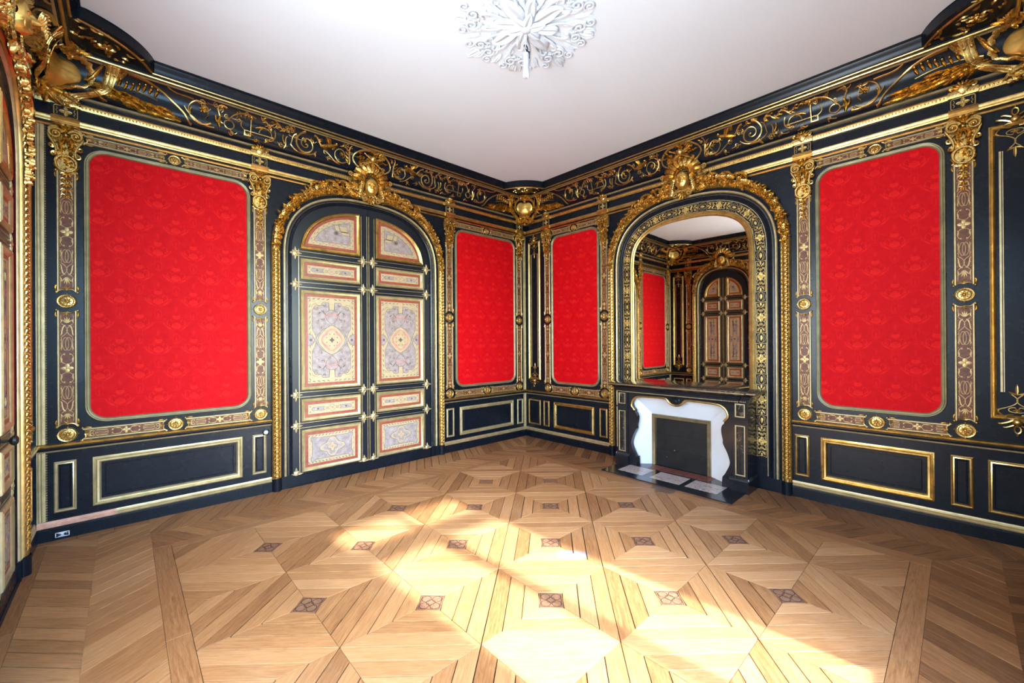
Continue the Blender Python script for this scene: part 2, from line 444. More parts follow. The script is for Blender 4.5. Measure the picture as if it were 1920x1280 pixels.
# ================================================================== FLOOR
def clip(poly, nx, ny, c):
    """keep nx*x+ny*y >= c"""
    out = []
    for i in range(len(poly)):
        a, b = poly[i], poly[(i + 1) % len(poly)]
        da, db = nx * a[0] + ny * a[1] - c, nx * b[0] + ny * b[1] - c
        if da >= 0: out.append(a)
        if (da >= 0) != (db >= 0):
            t = da / (da - db); out.append((a[0] + (b[0] - a[0]) * t, a[1] + (b[1] - a[1]) * t))
    return out
def area(p): return 0.5 * sum(a[0] * b[1] - b[0] * a[1] for a, b in zip(p, p[1:] + p[:1]))
PLANKS = []      # (polygon, grain angle, tone)
GAP = 0.0026
def lay(region, ang, width, tone0=0.5, var=0.16, phase=0.0, gap=GAP):
    gx, gy = cos(ang), sin(ang); nx, ny = -gy, gx
    k = [nx * x + ny * y for x, y in region]; lo, hi = min(k), max(k)
    i0 = math.floor((lo - phase) / width)
    c = phase + i0 * width
    while c < hi:
        g = gap * random.choice((0.7, 1, 1, 1.5))
        p = clip(clip(region, nx, ny, c + g), -nx, -ny, -(c + width - g))
        if len(p) >= 3 and abs(area(p)) > 3e-4:
            PLANKS.append((p, ang, tone0 + random.uniform(-var, var)))
        c += width
def shrink(poly, g):
    p = list(poly); n = len(poly); s_ = 1 if area(poly) > 0 else -1
    for i in range(n):
        a, b = poly[i], poly[(i + 1) % n]; dx, dy = b[0] - a[0], b[1] - a[1]; l = hypot(dx, dy)
        if l < 1e-7: continue
        nx, ny = -dy / l * s_, dx / l * s_
        p = clip(p, nx, ny, nx * a[0] + ny * a[1] + g)
        if len(p) < 3: break
    return p
FX0, FX1, FY0, FY1 = -4.935, -0.938, -4.9875, -0.9035        # the patterned field
PXS, PYS = (FX1 - FX0) / 7, (FY1 - FY0) / 8
INL = []
DI = 0.075
for i in range(7):
    for j in range(8):
        x0, y0 = FX0 + i * PXS, FY0 + j * PYS; x1, y1 = x0 + PXS, y0 + PYS
        ev = (i + j) % 2 == 0          # inlays at (i,j),(i+1,j+1) when true
        cell = [(x0, y0), (x1, y0), (x1, y1), (x0, y1)]
        dl = hypot(PXS, PYS)
        if ev: inl = [(x0, y0), (x1, y1)]; ver = [(x1, y0), (x0, y1)]
        else: inl = [(x1, y0), (x0, y1)]; ver = [(x0, y0), (x1, y1)]
        for a, b in ((inl[0], inl[1]), (inl[1], inl[0])):
            dx, dy = (b[0] - a[0]) / dl, (b[1] - a[1]) / dl
            cell = clip(cell, dx, dy, dx * a[0] + dy * a[1] + DI)
        ang = atan2(ver[1][1] - ver[0][1], ver[1][0] - ver[0][0])
        nx, ny = -sin(ang), cos(ang); mid = nx * (x0 + x1) / 2 + ny * (y0 + y1) / 2
        wd_ = (dl - 2 * DI) / 6
        pale = not ev
        # one grain direction is tinted paler: its sheen is painted into the tone
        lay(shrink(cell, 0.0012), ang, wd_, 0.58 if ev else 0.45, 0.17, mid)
for i in range(8):
    for j in range(9):
        if (i + j) % 2 == 0:
            x, y = FX0 + i * PXS, FY0 + j * PYS; r = DI * sqrt(2)
            p = [(x - r, y), (x, y - r), (x + r, y), (x, y + r)]
            p = clip(clip(clip(clip(p, 1, 0, FX0), -1, 0, -FX1), 0, 1, FY0), 0, -1, -FY1)
            if i in (0, 7) or j in (0, 8): PLANKS.append((shrink(p, 0.001), pi / 4, 0.45))
            else: INL.append((shrink(p, 0.001), x, y))
# plain frame boards round the field
def strip(x0, x1, y0, y1, along, n, tone=0.40):
    for k in range(n):
        if along == 'x': a = x0 + (x1 - x0) * k / n; b = x0 + (x1 - x0) * (k + 1) / n; p = [(a, y0), (b, y0), (b, y1), (a, y1)]
        else: a = y0 + (y1 - y0) * k / n; b = y0 + (y1 - y0) * (k + 1) / n; p = [(x0, a), (x1, a), (x1, b), (x0, b)]
        PLANKS.append((shrink(p, 0.0012), 0.0 if along == 'x' else pi / 2, tone + random.uniform(-0.1, 0.1)))
strip(-5.05, FX0, -5.10, -0.80, 'y', 3); strip(FX1, -0.80, -5.10, -0.80, 'y', 3)
strip(FX0, FX1, FY1, -0.80, 'x', 3); strip(FX0, FX1, -5.10, FY0, 'x', 3)
# chevron borders, two rows to each wall; board tones carry painted shade and light
def row(region, ang, pitch, axis, tone=0.42):
    w = pitch * abs(sin(ang) if axis == 'x' else cos(ang)); lay(region, ang, w, tone, 0.14)
R60 = math.radians(60)
row([(-5.05, -0.46), (-0.46, -0.46), (-0.03, -0.03), (-5.05, -0.03)], R60, 0.115, 'x')
row([(-5.05, -0.80), (-0.80, -0.80), (-0.46, -0.46), (-5.05, -0.46)], -R60, 0.115, 'x')
row([(-0.46, -5.45), (-0.03, -5.76), (-0.03, -0.03), (-0.46, -0.46)], R60 / 2, 0.13, 'y', 0.22)
row([(-0.80, -5.10), (-0.46, -5.45), (-0.46, -0.46), (-0.80, -0.80)], -R60 / 2, 0.13, 'y', 0.25)
row([(-5.38, -5.45), (-5.05, -5.10), (-5.05, -0.80), (-5.05, -0.12), (-5.38, -0.12)], math.radians(32), 0.125, 'y', 0.52)
row([(-5.68, -5.76), (-5.38, -5.45), (-5.38, -0.12), (-5.68, -0.12)], -pi / 4, 0.135, 'y', 0.46)
row([(-5.05, -5.10), (-5.38, -5.45), (-0.46, -5.45), (-0.80, -5.10)], R60, 0.12, 'x', 0.22)
row([(-5.38, -5.45), (-5.68, -5.76), (-0.03, -5.76), (-0.46, -5.45)], -R60 , 0.12, 'x', 0.08)  # lowest tone: shade along the window wall painted into the boards
strip(-5.75, -5.68, -5.78, -0.12, 'y', 4, 0.34); strip(-5.75, -5.05, -0.12, -0.03, 'x', 3, 0.36)

fb = MB(lambda x, y, h: (x, y, h)); fb.prism([(-LA - 0.1, -LB - 0.1), (0.1, -LB - 0.1), (0.1, 0.1), (-LA - 0.1, 0.1)], -0.06, -0.0085)
FLOOR = part('floor', fb, None, 'parquet_gap', False); tag(FLOOR, kind='structure')
def plank_mesh(name, items):
    v = []; f = []; uv = []; tone = []
    for poly, ang, tn in items:
        if area(poly) < 0: poly = poly[::-1]
        n = len(poly); b = len(v); gx, gy = cos(ang), sin(ang); ox, oy = random.uniform(0, 50), random.uniform(0, 50)
        dz = random.uniform(-0.0009, 0.0009)
        cx = sum(p[0] for p in poly) / n; cy = sum(p[1] for p in poly) / n
        top = shrink(poly, 0.0009)
        if len(top) != n: top = [(cx + (x - cx) * 0.97, cy + (y - cy) * 0.97) for x, y in poly]
        for x, y in poly: v.append((x, y, -0.0085))
        for x, y in poly: v.append((x, y, -0.001 + dz))
        for x, y in top: v.append((x, y, dz))
        fs = [tuple(b + 2 * n + i for i in range(n))]
        for i in range(n):
            j = (i + 1) % n; fs.append((b + i, b + j, b + n + j, b + n + i)); fs.append((b + n + i, b + n + j, b + 2 * n + j, b + 2 * n + i))
        for q in fs:
            f.append(q); tone.append(tn)
            for k in q: x, y, _ = v[k]; uv.append((gx * (x - cx) + gy * (y - cy) + ox, -gy * (x - cx) + gx * (y - cy) + oy))
    me = bpy.data.meshes.new(name); me.from_pydata(v, [], f); me.materials.append(MT['oak_parquet'])
    l = me.uv_layers.new(name='grain'); l.data.foreach_set('uv', [c for q in uv for c in q])
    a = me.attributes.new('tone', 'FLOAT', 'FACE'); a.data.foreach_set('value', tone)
    me.update(); return me
def screen_size(poly):
    x = sum(p[0] for p in poly) / len(poly); y = sum(p[1] for p in poly) / len(poly)
    q = Vector((x, y, 0)) - CAMP; dp = q.dot(_f)
    if dp < 0.3: return 0
    sx = q.dot(_r) / dp * FPX; sy = -q.dot(_u) / dp * FPX
    if abs(sx) > 985 or sy > 665: return 0
    if -0.77 < x and -3.66 < y < -2.1: return 0
    return abs(area(poly)) * 1.65 / dp ** 3
PLANKS.sort(key=lambda p: -screen_size(p[0]))
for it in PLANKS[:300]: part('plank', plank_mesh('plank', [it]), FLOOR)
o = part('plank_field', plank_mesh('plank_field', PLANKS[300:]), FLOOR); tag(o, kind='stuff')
for p, x, y in INL:
    if area(p) < 0: p = p[::-1]
    q = MB(lambda a, b, h: (a, b, h)); q.prism(p, -0.0085, -0.0006)
    o = part('inlay_diamond', q, FLOOR, 'inlay_fret', False)
    if len(p) == 4 and hypot(x - CAMP.x, y - CAMP.y) < 4.6:
        fr = MB(lambda a, b, h, x=x, y=y: (x + (a + b) * 0.7071, y + (b - a) * 0.7071, h))
        for k in range(4):
            cx, cy = ((-1, -1), (1, -1), (1, 1), (-1, 1))[k]; cx *= 0.034; cy *= 0.034
            fr.ribbon([(cx + 0.031 * cos(t), cy + 0.031 * sin(t)) for t in [i * pi / 4 for i in range(8)]], 0.005, -0.0008, 0.0012, True)
        fr.ribbon([(0.028 * cos(t), 0.028 * sin(t)) for t in [i * pi / 4 for i in range(8)]], 0.005, -0.0008, 0.0012, True)
        for sx_ in (-1, 1): fr.ribbon([(sx_ * 0.066, -0.066), (sx_ * 0.066, 0.066)], 0.005, -0.0008, 0.0012); fr.ribbon([(-0.066, sx_ * 0.066), (0.066, sx_ * 0.066)], 0.005, -0.0008, 0.0012)
        part('fretwork', fr, o, 'fret_line', False)

# ================================================================== CEILING AND WALLS
cb = MB(lambda x, y, h: (x, y, h)); cb.prism([(-LA - 0.2, -LB - 0.2), (0.2, -LB - 0.2), (0.2, 0.2), (-LA - 0.2, 0.2)], HC + 0.15, HC)
cb.f.append((0, 1, 2, 3))
CEIL = part('ceiling', cb, None, 'ceiling_paint', False); tag(CEIL, kind='structure')
def wall(name, w, L, hole=None):
    m = MB()
    if hole:
        x0, x1, z0, z1 = hole
        m.box(-L - 0.2, x0, -0.05, HC + 0.1, -0.35, 0); m.box(x1, 0.2, -0.05, HC + 0.1, -0.35, 0)
        m.box(x0, x1, -0.05, z0, -0.35, 0); m.box(x0, x1, z1, HC + 0.1, -0.35, 0)
    else: m.box(-0.19 if w == 'B' else -L - 0.19, L + 0.19 if w == 'B' else 0.19, -0.05, HC + 0.1, -0.2, 0)
    o = part(name, m, None, 'lacquer', False); tag(o, kind='structure'); put(o, w, 0); return o
# local x runs right when facing the wall: on A and D x=-u, on B x=+u, on C x=-u
def X(w, u): return u if w in 'BD' else -u
def Xd(u): return u
WA = wall('wall_north', 'A', LA); WB = wall('wall_east', 'B', LB)
UX0, UX1 = 3.05, 4.45          # added side window in the near left wall, unseen, for a fill lamp
WC = wall('wall_west', 'C', LB, (-UX1, -UX0, 0.06, 3.42))
m = MB()   # window wall behind the camera: D, local x = +u
WX0, WX1, WZ0, WZ1 = 2.36, 3.72, 0.06, 3.42
VX0, VX1 = 4.30, 5.54          # added second window, unseen behind the camera, for a fill lamp
m.box(-0.2, WX0, -0.05, HC + 0.1, -0.35, 0); m.box(WX1, VX0, -0.05, HC + 0.1, -0.35, 0); m.box(VX1, LA + 0.2, -0.05, HC + 0.1, -0.35, 0)
m.box(VX0, VX1, -0.05, WZ0, -0.35, 0); m.box(VX0, VX1, WZ1, HC + 0.1, -0.35, 0)
m.box(WX0, WX1, -0.05, WZ0, -0.35, 0); m.box(WX0, WX1, WZ1, HC + 0.1, -0.35, 0)
WDW = part('wall_south', m, None, 'lacquer', False); tag(WDW, kind='structure'); put(WDW, 'D', 0)

# ---- straight mouldings on a wall: profile in (z, d)
def run(mb, w, u0, u1, prof):
    a, b = sorted((X(w, u0) if w != 'D' else u0, X(w, u1) if w != 'D' else u1))
    mb.grid([[(a, z, d) for z, d in prof], [(b, z, d) for z, d in prof]], cv=True)
    i = len(mb.v); n = len(prof)
    mb.f.append(tuple(range(i - 2 * n, i - n))); mb.f.append(tuple(range(i - 1, i - n - 1, -1)))
SEG = {'A': [(0, 1.735), (4.015, LA)], 'B': [(0, 1.753), (4.033, LB)], 'C': [(0, 0.60), (2.12, UX0 - 0.05), (UX1 + 0.05, LB)], 'D': [(0, WX0 - 0.08), (WX1 + 0.08, VX0 - 0.05), (VX1 + 0.05, LA)]}
LEN = {'A': LA, 'B': LB, 'C': LB, 'D': LA}
SIDE = {'A': 'north', 'B': 'east', 'C': 'west', 'D': 'south'}
ROOT = {'A': WA, 'B': WB, 'C': WC, 'D': WDW}
P_BASE = [(0.0, -0.01), (0.0, 0.032), (0.095, 0.032), (0.112, 0.022), (0.112, -0.01)]
P_BGOLD = [(0.112, -0.01), (0.112, 0.026), (0.122, 0.029), (0.128, 0.020), (0.142, 0.024), (0.156, 0.014), (0.162, 0.012), (0.162, -0.01)]
P_RAIL = [(0.758, -0.01), (0.758, 0.030), (0.772, 0.036), (0.785, 0.036), (0.785, -0.01)]
P_RGOLD = [(0.785, -0.01), (0.785, 0.040), (0.792, 0.044), (0.798, 0.034), (0.806, 0.036), (0.812, 0.020), (0.812, -0.01)]
P_RPALE = [(0.742, -0.01), (0.742, 0.014), (0.758, 0.020), (0.758, -0.01)]
def dprof(z):
    T = ((3.80, 0.030), (3.82, 0.062), (3.845, 0.088), (3.88, 0.104), (3.92, 0.108), (3.96, 0.112), (4.0, 0.126), (4.035, 0.150), (4.065, 0.180), (4.085, 0.205), (4.2, 0.26))
    if z <= T[0][0]: return T[0][1]
    for (a, p), (b, q) in zip(T, T[1:]):
        if z <= b: return p + (q - p) * (z - a) / (b - a)
    return T[-1][1]
CU = 0.745
n_trim = 0
for w in 'ABCD':
    s_ = SIDE[w]; L = LEN[w]
    bb = MB(); gg = MB(); rl = MB(); rg = MB(); rp = MB()
    pink = MB()
    for u0, u1 in SEG[w]:
        run(bb, w, u0, u1, P_BASE); run(rl, w, u0, u1, P_RAIL); run(rg, w, u0, u1, P_RGOLD); run(rp, w, u0, u1, P_RPALE)
        if w == 'A' and u1 > 5: run(gg, w, u0, 5.27, P_BGOLD); run(pink, w, 5.27, u1, P_BGOLD)
        else: run(gg, w, u0, u1, P_BGOLD)
    o = part('baseboard_' + s_, bb, None, 'lacquer', False); tag(o, kind='structure'); put(o, w, 0)
    part('gilt_strip', gg, o, 'gilt_pale')
    if pink.v: part('bare_strip', pink, o, 'bare_wood', label='unpainted pinkish length of skirting moulding')
    n_trim += 1; o = part('trim_%d' % n_trim, rl, None, 'lacquer', False); tag(o, kind='structure'); put(o, w, 0)
    part('gilt_rail', rg, o, 'gilt'); part('pale_line', rp, o, 'gilt_pale')
    # architrave lines and bead course
    two = MB(); two2 = MB(); bead = MB(); beads = MB()
    ctr = {'A': 2.875, 'B': 2.893, 'C': 1.36, 'D': 3.04}[w]; gapw = {'A': 0.66, 'B': 0.66, 'C': 0.36, 'D': 0.0}[w]
    for u0, u1 in ([(0, ctr - gapw), (ctr + gapw, L)] if gapw else [(0, L)]):
        run(two, w, u0, u1, [(3.545, -0.01), (3.545, 0.030), (3.556, 0.034), (3.564, 0.026), (3.582, 0.036), (3.593, 0.034), (3.593, -0.01)])
        run(two2, w, u0, u1, [(3.508, -0.01), (3.508, 0.018), (3.520, 0.026), (3.530, 0.018), (3.530, -0.01)])
    run(bead, w, 0, L, [(3.702, -0.01), (3.702, 0.020), (3.708, 0.022), (3.712, 0.016), (3.738, 0.022), (3.745, 0.030), (3.750, 0.028), (3.750, -0.01)])
    if w in 'ABC':
        k = 0.02
        while k < min(L, 5.79) - 0.01:
            if not (w == 'C' and k > 3.0): beads.dome(X(w, k), 3.726, 0.0085, 0.011, 0.012, 0.016, 6, 2)
            k += 0.0235
    n_trim += 1; o = part('trim_%d' % n_trim, two, None, 'gilt', True); tag(o, kind='structure'); put(o, w, 0)
    part('lower_fillet', two2, o, 'gilt'); part('bead_course', bead, o, 'gilt')
    if beads.v: part('beads', beads, o, 'gilt_carved')
    # cornice
    body = MB()
    pr = [(3.812, -0.01)] + [(3.812 + (4.085 - 3.812) * i / 14, dprof(3.812 + (4.085 - 3.812) * i / 14)) for i in range(15)] + [(4.088, 0.215), (4.094, 0.238), (4.104, 0.262), (4.125, 0.262), (4.21, 0.262), (4.21, -0.01)]
    run(body, w, 0, L, pr)
    crown = MB(); run(crown, w, CU, L - CU, [(4.104, 0.20), (4.107, 0.268), (4.122, 0.284), (4.140, 0.288), (4.158, 0.304), (4.184, 0.318), (4.188, 0.332), (4.205, 0.335), (4.205, 0.20)])
    n_trim += 1; o = part('trim_%d' % n_trim, body, None, 'lacquer', True); tag(o, kind='structure'); put(o, w, 0)
    part('crown_moulding', crown, o, 'lacquer')
    ln = MB(); run(ln, w, 0, L, [(3.796, -0.01), (3.796, 0.030), (3.803, 0.038), (3.812, 0.036), (3.812, -0.01)])
    run(ln, w, 0, L, [(4.074, 0.15), (4.074, 0.200), (4.080, 0.208), (4.086, 0.206), (4.092, 0.15)])
    part('pale_line', ln, o, 'gilt_pale')
    g2 = MB(); run(g2, w, 0, L, [(4.088 + 0.012 * sin(t), 0.236 + 0.013 * cos(t)) for t in [i * pi / 4 for i in range(8)]])
    run(g2, w, CU - 0.01, L - CU + 0.01, [(4.104 + 0.009 * sin(t), 0.276 + 0.010 * cos(t)) for t in [i * pi / 4 for i in range(8)]])
    part('gilt_line', g2, o, 'gilt')
    ROOT[w + 'cornice'] = o

# curved soffits where the cornice turns the corners
def corner_soffit(sx, sy, ox, oy, n):
    def mp(p, q, h): return (ox + sx * p, oy + sy * q, h)
    arc = []
    A0, A1, A2 = (CU, 0.335), (0.655, 0.655), (0.335, CU)
    arc = bez(A0, (0.64, 0.64), A2, n=17)
    m = MB(mp)
    poly = [(0.0, 0.0), (CU, 0.0)] + arc + [(0.0, CU)]
    m.prism(poly, 4.21, 4.112)
    o = part('trim_%d' % n, m, None, 'lacquer', False); tag(o, kind='structure')
    c = MB(mp); c.sweep(arc, [(0.0, 4.205), (0.0, 4.188), (0.012, 4.184), (0.026, 4.158), (0.042, 4.140), (0.05, 4.118), (0.06, 4.108), (0.12, 4.106), (0.12, 4.2)], side=1)
    part('crown_moulding', c, o, 'lacquer')
    g = MB(mp); g.tube([(p, q, 4.108) for p, q in [(lambda a: a)(x) for x in bez((CU - 0.02, 0.285), (0.60, 0.60), (0.285, CU - 0.02), n=17)]], 0.011, 6)
    part('gilt_line', g, o, 'gilt')
    r = MB(lambda p, q, d: mp(p, q, 4.112 - d)); rnd = random.Random(5)
    for k in range(34):
        t = rnd.random(); e = rnd.random()
        cx, cz = 0.28 + 0.36 * t, 0.28 + 0.36 * (1 - t); kk = 0.80 + 0.42 * e; cx *= kk; cz *= kk
        if cx + cz > 1.08 or min(cx, cz) < 0.27: continue
        a = rnd.uniform(0, 2 * pi); l = rnd.uniform(0.03, 0.07)
        r.leaf(bez((cx, cz), (cx + l * 0.5 * cos(a), cz + l * 0.5 * sin(a)), (cx + l * cos(a + 0.7), cz + l * sin(a + 0.7)), n=6), 0.022, 0.0, 0.016)
    r.rosette(0.44, 0.44, 0.06, 0.0, 0.02, 7)
    part('floral_relief', r, o, 'gilt_carved')
corner_soffit(-1, -1, 0, 0, 20); corner_soffit(1, -1, -LA, 0, 21); corner_soffit(-1, 1, 0, -LB, 22); corner_soffit(1, 1, -LA, -LB, 23)

# ---- dado panels
for w in 'ABC':
    o = bpy.data.objects.new('trim_%d' % (24 + 'ABC'.index(w)), None); COL.objects.link(o); put(o, w, 0); tag(o, kind='structure'); ROOT[w + 'dado'] = o
def dado(w, u0, u1, z0, z1, wide):
    x0, x1 = sorted((X(w, u0), X(w, u1)))
    def mk():
        hx = (x1 - x0) / 2; m = MB()
        if wide: m.sweep(rrect(-hx, hx, z0, z1), [(0, -0.005), (0, 0.010), (-0.010, 0.014), (-0.016, 0.008), (-0.028, 0.022), (-0.042, 0.020), (-0.050, 0.010), (-0.055, 0.004), (-0.055, -0.005)], True, side=-1)
        else: m.sweep(rrect(-hx, hx, z0, z1), [(0, -0.005), (0, 0.008), (-0.008, 0.013), (-0.014, 0.009), (-0.022, 0.012), (-0.026, 0.003), (-0.026, -0.005)], True, side=-1)
        return m.mesh('dado_panel', 'gilt_pale' if w == 'A' else 'gilt')
    o = part('dado_panel', cached(('dado', w, round(x1 - x0, 3), z0, z1, wide), mk), ROOT[w + 'dado'], loc=((x0 + x1) / 2, 0, 0))
    f = MB(); hx = (x1 - x0) / 2; k = 0.075 if wide else 0.032
    f.sweep(rrect(-hx + k, hx - k, z0 + k, z1 - k), [(0, -0.002), (-0.008, 0.006), (-0.012, 0.006)], True, side=-1)
    f.box(-hx + k + 0.011, hx - k - 0.011, z0 + k + 0.011, z1 - k - 0.011, -0.002, 0.006)
    part('panel_field', f, o, 'lacquer', False)
for w, lst in {'A': [(0.045 + 0.035, 0.215, 0), (0.31, 1.44, 1), (1.545, 1.68, 0), (4.064, 4.197, 0), (4.291, 5.42, 1), (5.52, 5.653, 0)],
               'B': [(0.081, 0.362, 0), (0.435, 0.562, 0), (0.664, 1.474, 1), (1.57, 1.705, 0), (4.05, 4.18, 0), (4.277, 5.092, 1), (5.19, 5.322, 0), (5.403, 5.70, 0)],
               'C': [(0.09, 0.36, 0), (0.42, 0.56, 0)]}.items():
    for a, b, wide in lst: dado(w, a, b, 0.225, 0.655, wide)
# ---- gilded corner strips with beads
for w, u in (('A', 0.0), ('A', LA), ('B', LB), ):
    t = 1 if u < 1 else -1
    m = MB(); x0, x1 = sorted((X(w, u), X(w, u + t * 0.050)))
    for z0, z1 in ((0.165, 0.742), (0.815, 3.505)):
        m.box(x0, x1, z0, z1, 0, 0.012)
        for k in (0.012, 0.030): xx = X(w, u + t * k); m.grid([[(xx + 0.006 * cos(a), z, 0.012 + 0.008 * sin(a)) for a in [i * pi / 4 for i in range(5)]] for z in (z0, z1)])
        z = z0 + 0.01
        while z < z1 - 0.01: m.dome(X(w, u + t * 0.054), z, 0.007, 0.009, 0.014, 0.0, 6, 2); z += 0.021
        part('corner_strip', m, ROOT[w + 'dado'], 'gilt_pale' if w == 'A' else 'gilt'); m = MB()

# ================================================================== WALL PANELS AND PILASTERS
def inlay_motif(m, L, W, d, dens=1.0):
    """arabesque of brass ribbons on a strip of length L (along z, centred on 0) and width W"""
    w = 0.0045; h = 0.0012; k = W / 0.085
    q = W * 0.5
    m.rosette(0, 0, q * 0.95, d, h * 2.2, 4, 0.2, pi / 4 * 0); 
    step = 0.0
    z = q * 0.9; i = 0
    half = L / 2 - 0.012
    while z < half - 0.03:
        ln = min(0.115 * k, half - z)
        typ = i % 4
        for sg in (1, -1):
            def T(p): return [(x, sg * zz) for x, zz in p]
            if typ == 0:      # pair of C scrolls
                for sx in (1, -1):
                    c = bez((sx * q * 0.15, z), (sx * q * 1.2, z + ln * 0.05), (sx * q * 1.1, z + ln * 0.75), (sx * q * 0.3, z + ln * 0.8), n=10)
                    m.ribbon(T(c), w, d, h); m.dome(sx * q * 0.42, sg * (z + ln * 0.72), 0.006, 0.006, 0.003, d, 6, 2)
            elif typ == 1:    # interlaced ovals
                for sx in (1, -1): m.ribbon(T([(sx * q * 0.22 + q * 0.45 * cos(a), z + ln * 0.5 + ln * 0.5 * sin(a)) for a in [j * pi / 7 for j in range(14)]]), w * 0.8, d, h, True)
                m.ribbon(T([(-q * 0.8, z), (-q * 0.8, z + ln)]), w * 0.8, d, h); m.ribbon(T([(q * 0.8, z), (q * 0.8, z + ln)]), w * 0.8, d, h)
            elif typ == 2:    # knot
                for sx in (1, -1):
                    m.ribbon(T(bez((sx * q * 0.8, z), (-sx * q * 0.9, z + ln * 0.5), (sx * q * 0.8, z + ln), n=9)), w, d, h)
                    m.leaf(T(bez((sx * q * 0.2, z + ln * 0.9), (sx * q * 0.8, z + ln * 0.8), (sx * q * 0.7, z + ln * 0.3), n=6)), w * 2.2, d, h)
            else:             # palmette
                for a in (-0.9, -0.45, 0, 0.45, 0.9):
                    m.leaf(T([(sin(a) * t * q * 0.9, z + cos(a) * t * ln * 0.75) for t in (0.1, 0.4, 0.7, 1.0)]), 0.011 * k, d, h * 1.6)
                for sx in (1, -1): m.ribbon(T([(sx * q * 0.88, z), (sx * q * 0.88, z + ln)]), w * 0.7, d, h)
            for sx in (1, -1):
                m.leaf(T(bez((sx * q * 0.95, z + ln * 0.1), (sx * q * 0.6, z + ln * 0.3), (sx * q * 0.9, z + ln * 0.55), n=5)), 0.008 * k, d, h)
                m.dome(sx * q * 0.92, sg * (z + ln * 0.8), 0.0035, 0.0035, 0.002, d, 5, 2)
        z += ln * 1.0 + 0.004; i += 1
    return m
def strip_meshes(L, W):
    key = ('strip', round(L, 3), round(W, 3))
    if key in MESH: return MESH[key]
    g = MB(); g.box(-W / 2 + 0.008, W / 2 - 0.008, -L / 2 + 0.012, L / 2 - 0.012, 0, 0.004)
    pat = inlay_motif(MB(), L - 0.05, W - 0.045, 0.0042)
    R2 = []
    for sx in (-1, 1):
        rod = MB(); R2.append(rod)
        rod.grid([[(sx * (W / 2 - 0.012) + 0.009 * cos(a), z, 0.003 + 0.012 * sin(a)) for a in [i * pi / 5 for i in range(6)]] for z in (-L / 2, L / 2)])
    E2 = []
    for sg in (1, -1):
        ends = MB(); E2.append(ends)
        for sx in (1, -1):
            zz = sg * L / 2
            ends.tube2(bez((0, zz - sg * 0.012), (sx * W * 0.28, zz - sg * 0.03), (sx * W * 0.5, zz + sg * 0.012), n=8), 0.006, 0.008, 5)
            ends.dome(sx * W * 0.50, zz + sg * 0.004, 0.012, 0.012, 0.014, 0.002, 8, 3)
            ends.leaf(bez((sx * W * 0.46, zz - sg * 0.055), (sx * W * 0.58, zz - sg * 0.04), (sx * W * 0.50, zz - sg * 0.005), n=6), 0.016, 0.002, 0.012)
        ends.dome(0, sg * (L / 2 - 0.014), 0.008, 0.008, 0.010, 0.004, 6, 2)
        for a in (-0.7, 0, 0.7): ends.leaf([(sin(a) * t, sg * (L / 2 - 0.02) - sg * cos(a) * t) for t in (0.0, 0.012, 0.024, 0.034)], 0.012, 0.004, 0.004)
    MESH[key] = (g.mesh('marquetry_strip', 'inlay_brown', False), pat.mesh('brass_inlay', 'inlay_brass'), R2[0].mesh('side_rod', 'gilt_pale'), R2[1].mesh('side_rod', 'gilt_pale'), E2[0].mesh('end_scroll', 'gilt'), E2[1].mesh('end_scroll', 'gilt'))
    return MESH[key]
def strip_part(parent, L, W, x, z, horiz=False):
    a, b, c, c2, e, e2 = strip_meshes(L, W)
    o = part('marquetry_strip', a, parent, loc=(x, 0, z))
    if horiz: o.rotation_euler = (0, pi / 2, 0)
    for n_, me in (('brass_inlay', b), ('side_rod', c), ('side_rod', c2), ('end_scroll', e), ('end_scroll', e2)): part(n_, me, o)
    return o
def medal_mesh(rx, rz):
    def mk():
        m = MB(); m.dome(0, 0, rx, rz, 0.008, 0, 20, 3)
        m.ring(0, 0, rx * 0.92, rz * 0.92, 0.006, 0.008, 20, 5); m.ring(0, 0, rx * 0.66, rz * 0.66, 0.003, 0.010, 18, 4)
        for k in range(4):
            a = k * pi / 2; m.dome(rx * 1.05 * cos(a), rz * 1.05 * sin(a), 0.006, 0.006, 0.010, 0, 6, 2)
        m.rosette(0, 0, rx * 0.55, 0.008, 0.008, 8, 0.35)
        for k in range(16):
            a = k * pi / 8; m.dome(rx * 0.78 * cos(a), rz * 0.78 * sin(a), 0.005, 0.005, 0.006, 0.008, 5, 2)
        return m.mesh('medallion', 'gilt')
    return cached(('medal', rx, rz), mk)
